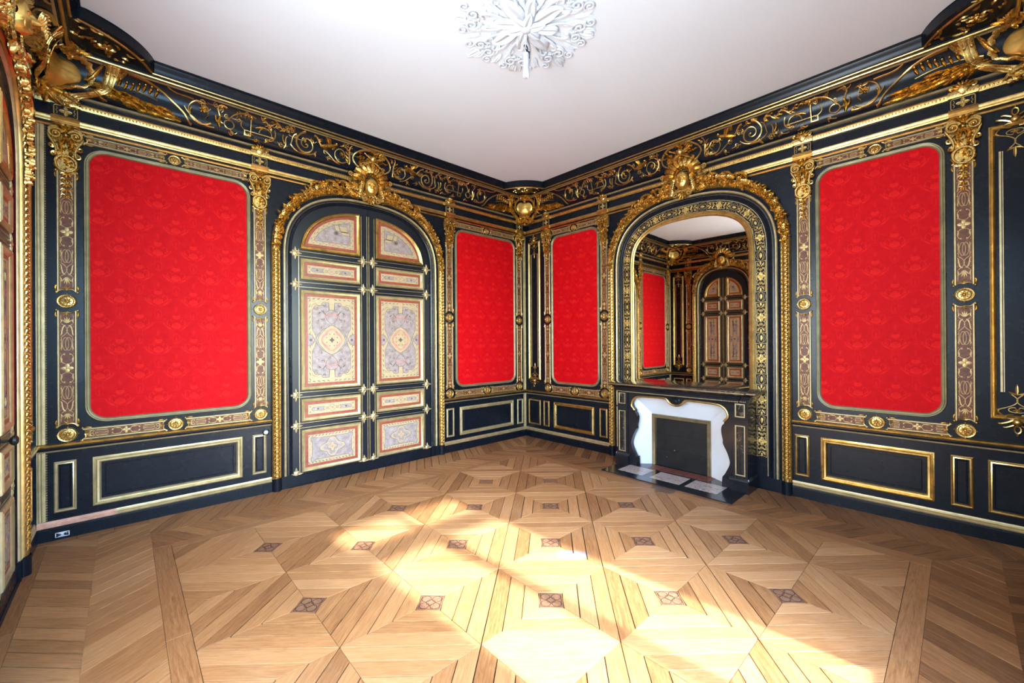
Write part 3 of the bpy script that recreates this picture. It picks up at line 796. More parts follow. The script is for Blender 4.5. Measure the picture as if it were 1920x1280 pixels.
def capital_mesh():
    def mk():
        m = MB(); D = 0.012
        out = [(0.0, 3.10), (0.030, 3.12), (0.060, 3.16), (0.066, 3.22), (0.056, 3.27), (0.072, 3.30), (0.060, 3.34), (0.085, 3.38), (0.100, 3.43), (0.098, 3.48), (0.070, 3.52), (0.050, 3.545), (0.0, 3.55)]
        m.prism(out + [(-x, z) for x, z in out[-2:0:-1]], 0.0, D)
        for sx in (1, -1):
            f = (lambda p: p) if sx > 0 else mir
            m.tube2(f(spiral(0.060, 3.445, 0.046, 0.008, pi * 0.9, -1.75, 30)), 0.0115, D + 0.030, 6, (1.1, 0.5))
            m.dome(sx * 0.060, 3.445, 0.018, 0.018, 0.030, D + 0.02, 8, 3)
            m.tube2(f(bez((0.020, 3.47), (0.050, 3.53), (0.090, 3.50), (0.100, 3.47), n=9)), 0.010, D + 0.025, 6)
            m.tube2(f(bez((0.100, 3.44), (0.105, 3.39), (0.055, 3.37), (0.048, 3.30), (0.062, 3.265), n=12)), 0.010, D + 0.020, 6)
            m.tube2(f(spiral(0.083, 3.345, 0.022, 0.004, pi, 1.2, 14)), 0.008, D + 0.016, 5)
            m.tube2(f(spiral(0.070, 3.275, 0.020, 0.004, pi * 0.6, -1.2, 14)), 0.008, D + 0.014, 5)
            m.leaf(f(bez((0.01, 3.40), (0.05, 3.42), (0.03, 3.34), (0.02, 3.28), n=8)), 0.034, D, 0.035)
            m.leaf(f(bez((0.0, 3.48), (0.03, 3.52), (0.06, 3.555), n=6)), 0.028, D + 0.01, 0.030)
            m.leaf(f(bez((0.02, 3.52), (0.07, 3.54), (0.085, 3.525), n=6)), 0.022, D + 0.01, 0.025)
            for t in range(5): m.dome(sx * (0.075 - 0.006 * t), 3.385 - 0.018 * t, 0.006, 0.006, 0.010, D + 0.016, 6, 2)
            m.leaf(f(bez((0.035, 3.265), (0.075, 3.24), (0.065, 3.19), n=7)), 0.022, D, 0.022)
            m.leaf(f(bez((0.03, 3.14), (0.07, 3.16), (0.075, 3.20), n=6)), 0.018, D, 0.018)
        for a in (-1.0, -0.5, 0, 0.5, 1.0): m.leaf([(sin(a) * t, 3.465 + cos(a) * t) for t in (0.01, 0.03, 0.05, 0.07, 0.085)], 0.026, D + 0.012, 0.034)
        for a in (-0.8, -0.3, 0.3, 0.8): m.leaf([(sin(a) * t, 3.43 - cos(a) * t) for t in (0.0, 0.03, 0.06, 0.09)], 0.024, D + 0.01, 0.03)
        m.dome(0, 3.445, 0.022, 0.022, 0.045, D, 9, 3)
        m.ring(0, 3.205, 0.062, 0.068, 0.010, D + 0.014, 24, 6)
        m.dome(0, 3.205, 0.055, 0.060, 0.010, D - 0.01, 14, 2)
        rnd = random.Random(3)
        for k in range(10):
            a = rnd.uniform(0, 2 * pi); x = rnd.uniform(-0.03, 0.03); z = 3.205 + rnd.uniform(-0.04, 0.04)
            m.leaf([(x + cos(a) * t, z + sin(a) * t) for t in (0, 0.01, 0.02, 0.03)], 0.018, D, 0.024)
        for k in range(26):
            a = rnd.uniform(0, 2 * pi); z = rnd.uniform(3.27, 3.52); x = rnd.uniform(-0.05, 0.05) * (1.5 if z > 3.38 else 0.9)
            m.leaf(bez((x, z), (x + 0.018 * cos(a), z + 0.018 * sin(a)), (x + 0.034 * cos(a + 0.6), z + 0.034 * sin(a + 0.6)), n=6), 0.018, D, rnd.uniform(0.014, 0.034))
        # drop of bell flowers
        z = 3.125
        for k in range(5):
            w = 0.034 - 0.002 * k
            for a in (-0.8, 0, 0.8): m.leaf([(sin(a) * t, z - cos(a) * t) for t in (0.0, w * 0.4, w * 0.8, w * 1.15)], w * 0.6, 0.006, 0.016)
            for sx in (-1, 1): m.tube2([(sx * 0.004, z), (sx * 0.024, z + 0.006), (sx * 0.034, z - 0.006)], 0.0045, 0.010, 5)
            m.dome(0, z, 0.009, 0.009, 0.018, 0.004, 6, 2); z -= 0.046
        return m.mesh('capital', 'gilt_carved')
    return cached('capital', mk)
def pilaster(w, u, label):
    t = thing('pilaster', w, u, label, 'pilaster', 'pilasters with gilded capitals and marquetry strips')
    strip_part(t, 1.03, 0.128, 0, 2.625); strip_part(t, 0.99, 0.128, 0, 1.45)
    part('medallion', medal_mesh(0.062, 0.060), t, loc=(0, 0, 2.027)); part('medallion', medal_mesh(0.063, 0.062), t, loc=(0, 0, 0.878))
    part('capital', capital_mesh(), t)
    def die():
        m = MB(); m.box(-0.078, 0.078, 3.600, 3.70, 0, 0.028); return m.mesh('die_block', 'lacquer', False)
    o = part('die_block', cached('die', die), t)
    def lines():
        m = MB()
        m.sweep(rrect(-0.070, 0.070, 3.606, 3.694, 0.012, 3), [(-0.003, 0.0285), (0, 0.030), (0.003, 0.0285)], True)
        for sx in (1, -1): m.ribbon([(sx * 0.055, 3.62), (sx * 0.048, 3.635), (sx * 0.058, 3.65), (sx * 0.048, 3.665), (sx * 0.055, 3.68)], 0.004, 0.028, 0.002)
        m.rosette(0, 3.65, 0.040, 0.028, 0.007, 4, 0.3)
        return m.mesh('diamond_flower', 'inlay_gold')
    part('diamond_flower', cached('dielines', lines), o)
    def ent():
        m = MB(); pr = [(3.540, 0), (3.540, 0.040), (3.556, 0.050), (3.566, 0.040), (3.584, 0.056), (3.598, 0.052), (3.598, 0)]
        m.grid([[(x, z, d) for z, d in pr] for x in (-0.085, 0.085)], cv=True)
        m.f.append(tuple(range(7))); m.f.append(tuple(range(13, 6, -1)))
        return m.mesh('impost_moulding', 'gilt')
    def cap2():
        m = MB()
        pr = [(3.700, 0), (3.700, 0.040), (3.712, 0.044), (3.735, 0.050), (3.752, 0.048), (3.752, 0)]; b = len(m.v)
        m.grid([[(x, z, d) for z, d in pr] for x in (-0.088, 0.088)], cv=True)
        m.f.append(tuple(range(b, b + 6))); m.f.append(tuple(range(b + 11, b + 5, -1)))
        for k in range(9): m.dome(-0.08 + 0.02 * k, 3.726, 0.008, 0.010, 0.012, 0.044, 6, 2)
        return m.mesh('beaded_cap', 'gilt')
    part('impost_moulding', cached('impost', ent), t); part('beaded_cap', cached('cap2', cap2), t)
    def crest():
        m = MB()
        m.dome(0, 3.765, 0.062, 0.068, 0.040, 0.022, 12, 3)
        for a in (-1.25, -0.85, -0.42, 0, 0.42, 0.85, 1.25): m.leaf([(sin(a) * t * 1.0, 3.755 + cos(a) * t) for t in (0.01, 0.035, 0.06, 0.085)], 0.026, 0.045, 0.022)
        for sx in (1, -1):
            m.tube2(spiral(sx * 0.062, 3.775, 0.020, 0.004, pi / 2, -sx * 1.3, 12), 0.007, 0.045, 5)
        m.dome(0, 3.79, 0.020, 0.020, 0.05, 0.035, 8, 3); m.dome(0, 3.85, 0.012, 0.012, 0.02, 0.045, 6, 2)
        return m.mesh('shell_crest', 'gilt_carved')
    part('shell_crest', cached('crest', crest), t)
    return t
def red_panel(w, u0, u1, pl, pr, label):
    """u0,u1 outer edges of the gilt frame; pl, pr the centres of the pilasters on both sides (u)"""
    uc = (u0 + u1) / 2; hw = (u1 - u0) / 2
    t = thing('damask_panel', w, uc, label, 'wall panel', 'red damask wall panels')
    zb, zt, r = 0.957, 3.398, 0.155
    m = MB(); poly = rrect(-hw + 0.03, hw - 0.03, zb + 0.03, zt - 0.03, r - 0.03, 8); m.prism(poly, -0.003, 0.004)
    part('fabric', m, t, 'red_damask', False)
    f = MB(); f.sweep(rrect(-hw, hw, zb, zt, r, 10), [(0, -0.004), (0, 0.010), (-0.006, 0.018), (-0.014, 0.014), (-0.020, 0.022), (-0.032, 0.018), (-0.040, 0.006), (-0.040, -0.004)], True, side=-1)
    part('frame', f, t, 'gilt_green')
    half = abs(pl - pr) / 2          # from panel centre to pilaster centre
    cx = ((pl + pr) / 2 - uc) * (1 if w in 'BD' else -1)
    l = half - 0.092 - 0.078
    for sx in (-1, 1):
        strip_part(t, l, 0.108, cx + sx * (0.078 + l / 2), 0.868, True)
        lt = half - 0.115 - 0.06
        strip_part(t, lt, 0.086, cx + sx * (0.065 + lt / 2), 3.456, True)
    part('medallion', medal_mesh(0.062, 0.060), t, loc=(cx, 0, 0.872)); part('medallion', medal_mesh(0.050, 0.046), t, loc=(cx, 0, 3.452))
    return t
PA = (0.157, 1.617, 4.117, 5.572)
PB = (0.534, 1.665, 4.142, 5.278)
pilaster('A', PA[3], 'pilaster with gilded capital beside the left corner, left of the wide red panel')
pilaster('A', PA[2], 'pilaster between the wide red panel and the left jamb of the double door')
pilaster('A', PA[1], 'pilaster just right of the double door, left of the smaller red panel')
pilaster('A', PA[0], 'pilaster on the door wall right next to the far room corner')
pilaster('B', PB[0], 'pilaster right of the far corner beside the narrow dark panel')
pilaster('B', PB[1], 'pilaster hugging the left side of the mirror arch over the fireplace')
pilaster('B', PB[2], 'pilaster right of the mirror arch, left of the rightmost red panel')
pilaster('B', PB[3], 'pilaster at the right edge, right of the rightmost red panel')
pilaster('C', 0.50, 'pilaster on the near left wall seen in the mirror beside the brown door')
red_panel('A', 4.203, 5.470, PA[2], PA[3], 'wide red damask panel left of the marquetry double door')
red_panel('A', 0.251, 1.513, PA[0], PA[1], 'red damask panel between the double door and the far corner')
red_panel('B', 0.622, 1.580, PB[0], PB[1], 'narrow red damask panel between the far corner and the mirror arch')
red_panel('B', 4.244, 5.174, PB[2], PB[3], 'red damask panel to the right of the fireplace')
def narrow_panel(w, u0, u1, label):
    uc = (u0 + u1) / 2; hw = (u1 - u0) / 2
    t = thing('lacquer_panel', w, uc, label, 'wall panel', 'narrow black panels with gilded drops')
    zb, zt = 1.00, 3.385
    def mk():
        m = MB(); m.sweep(rrect(-hw, hw, zb, zt), [(0, -0.004), (0, 0.010), (-0.008, 0.015), (-0.014, 0.009), (-0.024, 0.017), (-0.032, 0.012), (-0.036, 0.002), (-0.036, -0.004)], True, side=-1); return m.mesh('frame', 'gilt')
    part('frame', mk(), t)
    m = MB(); 
    for sx in (1, -1): m.box(sx * (hw - 0.060) - 0.006, sx * (hw - 0.060) + 0.006, 1.22, 3.17, 0, 0.006); m.box(sx * (hw - 0.074) - 0.0025, sx * (hw - 0.074) + 0.0025, 1.22, 3.17, 0, 0.004)
    part('inner_fillet', m, t, 'gilt_pale')
    for sg, z0, nm in ((1, 3.385, 'top_ornament'), (-1, 1.00, 'bottom_ornament')):
        o = MB(lambda x, z, d, sg=sg, z0=z0: (x, -d, z0 + sg * z)); k = min(1.0, hw / 0.14)
        o.dome(0, 0.015, 0.035, 0.030, 0.035, 0.008, 10, 3); o.ring(0, 0.075, 0.018, 0.028, 0.006, 0.02, 14, 5); o.dome(0, 0.115, 0.010, 0.014, 0.02, 0.01, 6, 2)
        for sx in (1, -1):
            o.tube2([(sx * x, z) for x, z in bez((0.02, 0.0), (0.10 * k, 0.06), (0.12 * k, 0.02), (0.085 * k, 0.035), n=10)], 0.008, 0.02, 5)
            o.tube2([(sx * x, z) for x, z in bez((0.02, 0.04), (0.06 * k, 0.07), (0.075 * k, 0.06), n=8)], 0.006, 0.02, 5)
            o.tube2([(sx * x, z) for x, z in bez((0.015, -0.01), (0.085 * k, 0.0), (0.06 * k, -0.05), (0.02, -0.04), n=9)], 0.007, 0.018, 5)
            o.leaf([(sx * x, z) for x, z in bez((0.085 * k, -0.085), (0.13 * k, -0.07), (0.075 * k, -0.035), n=7)], 0.026, 0.004, 0.012)
            o.ribbon([(sx * x, z) for x, z in bez((0.085 * k, -0.085), (0.02, -0.11), (-0.05 * k, -0.15), (0.02, -0.19), (0.03, -0.205), n=14)], 0.008, 0.002, 0.004)
            o.ribbon([(sx * x, z) for x, z in bez((0.0, -0.06), (0.06 * k, -0.055), (0.06 * k, -0.10), (0.01, -0.10), n=10)], 0.007, 0.002, 0.004)
            o.leaf([(sx * x, z) for x, z in bez((0.0, -0.205), (0.03, -0.21), (0.045 * k, -0.225), n=5)], 0.018, 0.002, 0.006)
        o.leaf([(0, -0.20), (0, -0.23), (0, -0.26), (0, -0.285)], 0.022, 0.002, 0.006)
        o.rosette(0, -0.075, 0.025, 0.002, 0.006, 6)
        part(nm, o, t, 'gilt')
narrow_panel('B', 0.090, 0.372, 'narrow black panel with gilded ornaments in the far corner')
narrow_panel('B', 5.419, 5.700, 'narrow black panel with gilded ornaments at the right edge')
narrow_panel('C', 0.085, 0.365, 'narrow black panel on the near left wall beside the left corner')

# ================================================================== ARCHED SURROUNDS
def face_mask(m, x0, z0, sc, d0):
    """a classical female mask as a relief grid"""
    N, K = 26, 30; rows = []
    def H(x, z):       # x in -1..1 (half face width), z in -1.3..1.3
        r2 = (x / 1.0) ** 2 + (z / 1.32) ** 2
        if r2 >= 1: return -0.9 * min(1.0, (r2 - 1) * 2.5)
        h = 0.62 * sqrt(1 - r2) ** 0.7
        g = lambda cx, cz, sx_, sz_: math.exp(-((x - cx) / sx_) ** 2 - ((z - cz) / sz_) ** 2)
        h += 0.62 * g(0, -0.12, 0.13, 0.17) + 0.36 * g(0, 0.15, 0.09, 0.25)              # nose
        h -= 0.36 * (g(0.36, 0.18, 0.20, 0.11) + g(-0.36, 0.18, 0.20, 0.11))             # sockets
        h += 0.16 * (g(0.36, 0.17, 0.11, 0.06) + g(-0.36, 0.17, 0.11, 0.06))             # eyeballs
        h += 0.18 * (g(0.36, 0.36, 0.26, 0.07) + g(-0.36, 0.36, 0.26, 0.07))             # brows
        h += 0.10 * (g(0.48, -0.18, 0.22, 0.22) + g(-0.48, -0.18, 0.22, 0.22))           # cheeks
        h += 0.24 * g(0, -0.50, 0.24, 0.055) + 0.22 * g(0, -0.64, 0.20, 0.06) - 0.22 * g(0, -0.57, 0.25, 0.03) - 0.14 * g(0, -0.38, 0.3, 0.06)
        h += 0.26 * g(0, -0.95, 0.22, 0.16) - 0.14 * g(0, -0.77, 0.18, 0.05)
        return h
    for i in range(N + 1):
        z = -1.32 + 2.64 * i / N
        rows.append([(x0 + sc * x, z0 + sc * z, d0 + sc * 0.85 * H(x, z)) for x in [-1 + 2 * k / K for k in range(K + 1)]])
    m.grid(rows)
def mask_parts(t, zc, s=1.0):
    """mask with hair, shell crest and scrolls, centred at local x=0, height zc"""
    d = 0.06
    m = MB(); face_mask(m, 0, zc, 0.062 * s, d + 0.050); m.dome(0, zc, 0.062 * s, 0.082 * s, 0.045, d, 18, 3)
    fc = part('mask_face', m, t, 'gilt_smooth')
    h = MB(); rnd = random.Random(11)
    for k in range(26):
        a = pi * (0.02 + 0.96 * k / 25); R = 0.080 * s
        x, z = cos(a) * R, zc + 0.025 * s + sin(a) * R * 1.05
        b = a + rnd.uniform(-0.5, 0.5)
        h.leaf(bez((x * 0.85, z), (x + 0.04 * s * cos(b), z + 0.03 * s * sin(b)), (x + 0.05 * s * cos(b - 0.7), z + 0.04 * s * sin(b - 0.7) - 0.02), n=7), 0.026 * s, d + 0.01, 0.055)
    for sx in (1, -1):
        for k in range(7):
            z = zc + 0.03 - 0.022 * k * s
            h.tube2(spiral(sx * (0.090 + 0.004 * k) * s, z, 0.020 * s, 0.004, pi / 2 + k, sx * 1.4, 12), 0.0075 * s, d + 0.035, 5)
            h.leaf(bez((sx * 0.07 * s, z), (sx * 0.12 * s, z + 0.01), (sx * 0.135 * s, z - 0.035 * s), n=6), 0.026 * s, d, 0.04)
    part('hair', h, fc, 'gilt_carved')
    c = MB()                                   # ribbed shell over the head
    zs = zc + 0.055 * s
    for k in range(9):
        a = pi * (0.03 + 0.94 * k / 8); r0, r1 = 0.080 * s, 0.185 * s
        c.leaf([(cos(a) * r, zs + sin(a) * r) for r in (r0, r0 + (r1 - r0) * 0.35, r0 + (r1 - r0) * 0.7, r1)], 0.066 * s, d + 0.03, 0.07, 0.75)
    c.ring(0, zs, 0.105 * s, 0.105 * s, 0.008 * s, d + 0.06, 18, 6, 0.05 * pi, 0.95 * pi)
    part('shell_crest', c, t, 'gilt_carved')
    v = MB()
    for sx in (1, -1):
        f = (lambda p: p) if sx > 0 else mir
        v.tube2(f(spiral(0.165 * s, zc + 0.055 * s, 0.035 * s, 0.006, 0, 1.4, 16)), 0.010 * s, d + 0.03, 6)
        v.tube2(f(spiral(0.205 * s, zc + 0.085 * s, 0.024 * s, 0.005, pi, -1.3, 14)), 0.009 * s, d + 0.02, 6)
        v.leaf(f(bez((0.08 * s, zc - 0.11 * s), (0.17 * s, zc - 0.13 * s), (0.24 * s, zc - 0.06 * s), (0.27 * s, zc - 0.08 * s), n=10)), 0.055 * s, d - 0.02, 0.05)
        v.leaf(f(bez((0.12 * s, zc - 0.05 * s), (0.20 * s, zc - 0.02 * s), (0.22 * s, zc + 0.04 * s), n=8)), 0.045 * s, d - 0.02, 0.045)
        v.tube2(f(spiral(0.065 * s, zc - 0.125 * s, 0.030 * s, 0.005, pi / 2, -1.4, 16)), 0.010 * s, d + 0.03, 6)
    for a in (-0.9, -0.45, 0, 0.45, 0.9): v.leaf([(sin(a) * q, zc - 0.10 * s - cos(a) * q) for q in (0.01, 0.03 * s, 0.055 * s, 0.075 * s)], 0.034 * s, d + 0.005, 0.035)
    v.dome(0, zc - 0.15 * s, 0.020, 0.020, 0.03, d, 8, 3)
    part('scroll_collar', v, t, 'gilt_carved')
def surround(w, u, a, b, zs, label, cat, kind):
    t = thing('arch_surround', w, u, label, cat, 'arched gilded surrounds')
    z0 = 0.14; W = 0.092
    base = arch_path(a, b, zs, z0); cv = Curve2(base); L = cv.L[-1]
    m = MB(); m.sweep(base, [(0, -0.004), (0, 0.030), (0.006, 0.040), (0.014, 0.036), (0.020, 0.048), (0.040, 0.058), (0.064, 0.056), (0.076, 0.044), (0.082, 0.046), (0.092, 0.036), (0.092, -0.004)])
    ba = part('carved_band', m, t, 'gilt')
    r = MB(lambda s_, n_, d: (lambda q: (q[0], -d, q[1]))(cv.at(s_, n_)))
    s_ = 0.03; i = 0
    while s_ < L - 0.03:                                       # running ornament in the hollow of the band
        near = not (w == 'C' and s_ < L * 0.35)
        if near:
            r.ring(s_, 0.046, 0.019, 0.020, 0.0055, 0.058, 10, 4)
            r.dome(s_, 0.046, 0.008, 0.008, 0.010, 0.056, 6, 2)
            for sg in (1, -1): r.leaf([(s_ - 0.010, 0.046 + sg * 0.012), (s_ + 0.008, 0.046 + sg * 0.028), (s_ + 0.026, 0.046 + sg * 0.032)], 0.013, 0.046, 0.012)
        s_ += 0.046; i += 1
    part('guilloche', r, ba, 'gilt_carved')
    k = MB()
    k.sweep(base, [(-0.028, -0.004), (-0.028, 0.018), (-0.034, 0.028), (-0.044, 0.024), (-0.050, 0.026), (-0.058, 0.016), (-0.058, -0.004)])
    k.sweep(base, [(-0.074, -0.004), (-0.074, 0.014), (-0.078, 0.017), (-0.081, 0.014), (-0.081, -0.004)])
    part('beaded_fillet', k, t, 'gilt_pale')
    n_ = MB(); n_.sweep(base, [(0.0, -0.004), (0.0, 0.022), (-0.028, 0.020), (-0.058, 0.012), (-0.074, 0.016), (-0.095, 0.016), (-0.110, 0.006), (-0.124, 0.004), (-0.124, -0.004)])
    part('dark_reveal', n_, t, 'lacquer')
    # plinth blocks
    for sx in (-1, 1):
        q = MB(); x0 = sx * (a - 0.005); x1 = sx * (a + 0.096)
        q.grid([[(sx * a + sx * 0.046 + 0.052 * cos(g), z, 0.012 + 0.056 * sin(g)) for g in [pi * j / 8 for j in range(9)]] for z in (0.0, 0.118, 0.140)])
        q.box(*sorted((sx * (a - 0.065), sx * (a + 0.0))), 0, 0.14, 0, 0.030); q.box(*sorted((sx * (a - 0.124), sx * (a - 0.065))), 0, 0.14, 0, 0.016)
        part('plinth_block', q, t, 'lacquer', True)
    # garland over the arch
    rnd = random.Random(21)
    mid = L / 2; span = (mid - zs + z0) * 0.96
    for sg in (-1, 1):
        g = MB(lambda s2, n2, d: (lambda q: (q[0], -d, q[1]))(cv.at(s2, n2)))
        q = 0.12
        while q < span:
            t_ = q / span; th = 0.205 * (1 - 0.56 * t_)
            if 0.30 < q < 0.66: th *= 1.22
            for j in range(4):
                s0 = mid + sg * q + rnd.uniform(-0.02, 0.02); n0 = rnd.uniform(0.01, max(0.03, th * 0.72)); ang = rnd.uniform(-1.2, 1.2)
                l = rnd.uniform(0.035, 0.075) * (1 - 0.35 * t_)
                dirx = sg; 
                g.leaf(bez((s0, n0), (s0 + dirx * l * 0.6 * cos(ang), n0 + l * 0.6 * sin(ang)), (s0 + dirx * l * cos(ang + 0.6), n0 + l * sin(ang + 0.6)), n=6), rnd.uniform(0.022, 0.038), 0.04 + rnd.uniform(0, 0.025), rnd.uniform(0.022, 0.045))
            if rnd.random() < 0.55:
                g.rosette(mid + sg * q, rnd.uniform(0.03, max(0.035, th * 0.6)), rnd.uniform(0.018, 0.028), 0.070, 0.016, 5, 0.4, rnd.random())
            if rnd.random() < 0.45:
                g.tube2([(mid + sg * q + (x), n) for x, n in spiral(0, th * 0.55, 0.026, 0.005, rnd.uniform(0, 6), sg * 1.3, 12)], 0.0065, 0.075, 5)
            q += 0.021
        for q in (0.18, 0.30, 0.44, 0.58):      # long acanthus sprays springing from the mask
            s0 = mid + sg * (q - 0.08)
            g.leaf(bez((s0, 0.03), (s0 + sg * 0.07, 0.21), (s0 + sg * 0.17, 0.18), (s0 + sg * 0.20, 0.09), n=12), 0.050, 0.045, 0.05)
        part('garland', g, t, 'gilt_carved')
    crown = zs + b
    mask_parts(t, crown + 0.150, 1.30)
    return t
A_A, A_B, A_ZS = 1.045, 0.855, 2.65
surround('A', 2.875, A_A, A_B, A_ZS, 'gilded arched surround with mask framing the marquetry double door', 'door surround', None)
surround('B', 2.893, A_A, A_B, A_ZS, 'gilded arched surround with mask over the fireplace mirror', 'mirror surround', None)
surround('C', 1.36, 0.66, 0.70, 2.80, 'gilded arched surround with mask at the left edge of the picture', 'door surround', None)

# ================================================================== DOORS
def offset_poly(poly, k):
    n = len(poly); s_ = 1 if area(poly) > 0 else -1; out = []
    for i in range(n):
        a, b, c = poly[i - 1], poly[i], poly[(i + 1) % n]
        d1 = (b[0] - a[0], b[1] - a[1]); d2 = (c[0] - b[0], c[1] - b[1]); l1 = hypot(*d1) or 1e-9; l2 = hypot(*d2) or 1e-9
        n1 = (-d1[1] / l1 * s_, d1[0] / l1 * s_); n2 = (-d2[1] / l2 * s_, d2[0] / l2 * s_)
        mx, mz = n1[0] + n2[0], n1[1] + n2[1]; q = mx * mx + mz * mz; sc = 2 / q if q > 0.3 else 1
        out.append((b[0] + mx * sc * k, b[1] + mz * sc * k))
    return out
def door(w, u, num, xi, xo, hx, ap, zt_fn, flip_tone=False):
    """xi..xo: panels between these distances from the middle; hx: half width of the opening"""
    D = thing('door_%d' % num, w, u, kind='structure')
    zt = [(0.145, 0.640), (0.735, 1.000), (1.100, 2.280), (2.400, 2.650)]
    rails = [0.690, 1.050, 2.340, 2.702]
    for sx in (-1, 1):
        S_ = MB(lambda x, z, d, sx=sx: (sx * x, -d, z))
        # leaf slab with arched head
        hd = [(x, z) for x, z in ap if x >= 0.004]
        poly = [(0.004, 0.12), (hx, 0.12)] + [(x, z) for x, z in reversed(hd)] + [(0.004, hd[0][1])]
        S_.prism(poly, -0.002, 0.004)
        leaf_ = part('door_leaf', S_, D, 'lacquer_door', False)
        # astragal and thin pale lines on stiles and rails
        ln = MB(S_.mp)
        for x in (xi - 0.018, xo + 0.018): ln.box(x - 0.003, x + 0.003, 0.135, 2.75 if x > 0.3 else zt_fn(x) - 0.02, 0.004, 0.008)
        if sx > 0: pass
        ln.box(0.010, 0.016, 0.13, zt_fn(0.02) - 0.01, 0.004, 0.012)
        for z in rails:
            for dz in (-0.028, 0.028): ln.box(xi - 0.018, xo + 0.018, z + dz - 0.002, z + dz + 0.002, 0.004, 0.007)
        part('pale_fillet', ln, leaf_, 'gilt_pale', False)
        fl = MB(S_.mp)
        for z in rails + [0.135]:
            for x in ((xi + 0.012) / 2 + 0.004, (xo + hx) / 2 + 0.004):
                r = min(0.030, xi * 0.32)
                fl.dome(x, z, r, r * 1.25, 0.010, 0.004, 10, 2)
                for a in range(4):
                    if z < 0.2 and a == 3: continue
                    q = a * pi / 2; fl.leaf([(x + cos(q) * t, z + sin(q) * t) for t in (r * 0.6, r * 1.2, r * 1.8, r * 2.5)], r * 0.9, 0.004, 0.008)
                for a in range(4): q = pi / 4 + a * pi / 2; fl.dome(x + cos(q) * r, z + sin(q) * r * 1.2, r * 0.35, r * 0.35, 0.008, 0.004, 6, 2)
        part('fleuron', fl, leaf_, 'gilt_pale')
        panels = [('rect', rrect(xi, xo, a, b)) for a, b in zt]
        head = [(xi, 2.755), (xo, 2.755)] + [(x, z) for x, z in zt_arc(xi, xo, zt_fn)]
        panels.append(('head', head))
        for pi_, (kind, poly) in enumerate(panels):
            fr = MB(S_.mp); fr.sweep(poly, [(0, 0.002), (0, 0.012), (-0.006, 0.020), (-0.012, 0.014), (-0.020, 0.024), (-0.034, 0.020), (-0.044, 0.008), (-0.048, 0.004)], True, side=-1)
            part('panel_frame', fr, leaf_, 'gilt_pale' if kind == 'rect' else 'gilt')
            inset = (lambda k_: offset_poly(poly, k_)) if kind == 'rect' else (lambda k_: head_inset(xi, xo, zt_fn, 2.755, k_))
            rb = MB(S_.mp); rb.prism(inset(0.046), 0.002, 0.006); part('red_border', rb, leaf_, 'inlay_red', False)
            fi = MB(S_.mp); pc = inset(0.076); fi.prism(pc, 0.002, 0.0066); part('cream_field', fi, leaf_, 'inlay_cream', False)
            x0, x1 = xi + 0.076, xo - 0.076; ca = 0.5 * (x0 + x1)
            z0, z1 = min(p[1] for p in pc), max(p[1] for p in pc); cz = 0.5 * (z0 + z1); W, H = x1 - x0, z1 - z0
            li = MB(S_.mp); ink = MB(S_.mp); ro = MB(S_.mp); cr = MB(S_.mp)
            d = 0.0068; lw = 0.0040
            def R4(fn):
                for a in (1, -1):
                    for b in (1, -1): fn(a, b)
            if kind == 'head':
                q = inset(0.126)
                li.prism(q, d - 0.001, d); ink.ribbon(q, lw, d, 0.0006, True)
                mid = inset(0.101)
                cvp = resample(mid + [mid[0]], 40)
                for k in range(0, 39):
                    a, b = cvp[k], cvp[k + 1]
                    nx_, nz_ = -(b[1] - a[1]), b[0] - a[0]; sg = 0.35 if k % 2 else -0.35
                    ink.leaf([(a[0], a[1]), ((a[0] + b[0]) / 2 + nx_ * sg, (a[1] + b[1]) / 2 + nz_ * sg), b], 0.008, d - 0.0006, 0.0008)
                ccx, ccz = xi + W * 0.42, z0 + H * 0.50
                for ox, oz, ww, hh, tl in ((-0.03, 0.05, 0.09, 0.075, 0.25), (0.05, 0.055, 0.055, 0.07, 0.25), (-0.05, 0.0, 0.10, 0.04, 0.25)):
                    pq = [(ccx + ox + sx_ * ww / 2 + tl * sz_ * hh / 2, ccz + oz + sz_ * hh / 2) for sx_, sz_ in ((-1, -1), (1, -1), (1, 1), (-1, 1))]
                    cr.prism(pq, d, d + 0.0006); ink.ribbon(pq, 0.0032, d + 0.0006, 0.0006, True)
                for k in range(9): a = k * 0.7; ink.leaf([(ccx + 0.06 + cos(a) * t, ccz - 0.01 + sin(a) * t) for t in (0, 0.012, 0.026, 0.036)], 0.010, d, 0.0008)
                for px, pz in ((ca, z0 + 0.025), (xi + 0.10, cz)):
                    ro.prism([(px - 0.028, pz), (px, pz - 0.024), (px + 0.028, pz), (px, pz + 0.024)], d, d + 0.0006); cr.prism([(px - 0.016, pz), (px, pz - 0.014), (px + 0.016, pz), (px, pz + 0.014)], d + 0.0006, d + 0.0012)
            elif H < 0.15:
                for sg in (1, -1):
                    q = [(ca + sg * x, cz + z) for x, z in ((W * 0.16, -0.022), (W * 0.40, -0.022), (W * 0.43, 0), (W * 0.40, 0.022), (W * 0.16, 0.022), (W * 0.19, 0))]
                    li.prism(q, d - 0.001, d); ink.ribbon(q, 0.003, d, 0.0006, True)
                    for b in (1, -1): ink.tube2(spiral(ca + sg * W * 0.455, cz + b * H * 0.26, 0.012, 0.002, 0, 1.3 * sg * b, 10), 0.0016, d, 4)
                    ink.rosette(ca + sg * W * 0.30, cz, 0.014, d, 0.001, 4); ink.ring(ca + sg * W * 0.115, cz, 0.012, 0.014, 0.0018, d, 12, 4)
                q = [(ca + 0.046 * cos(t) * (1 + 0.18 * cos(4 * t)), cz + 0.034 * sin(t) * (1 + 0.18 * cos(4 * t))) for t in [k * pi / 12 for k in range(24)]]
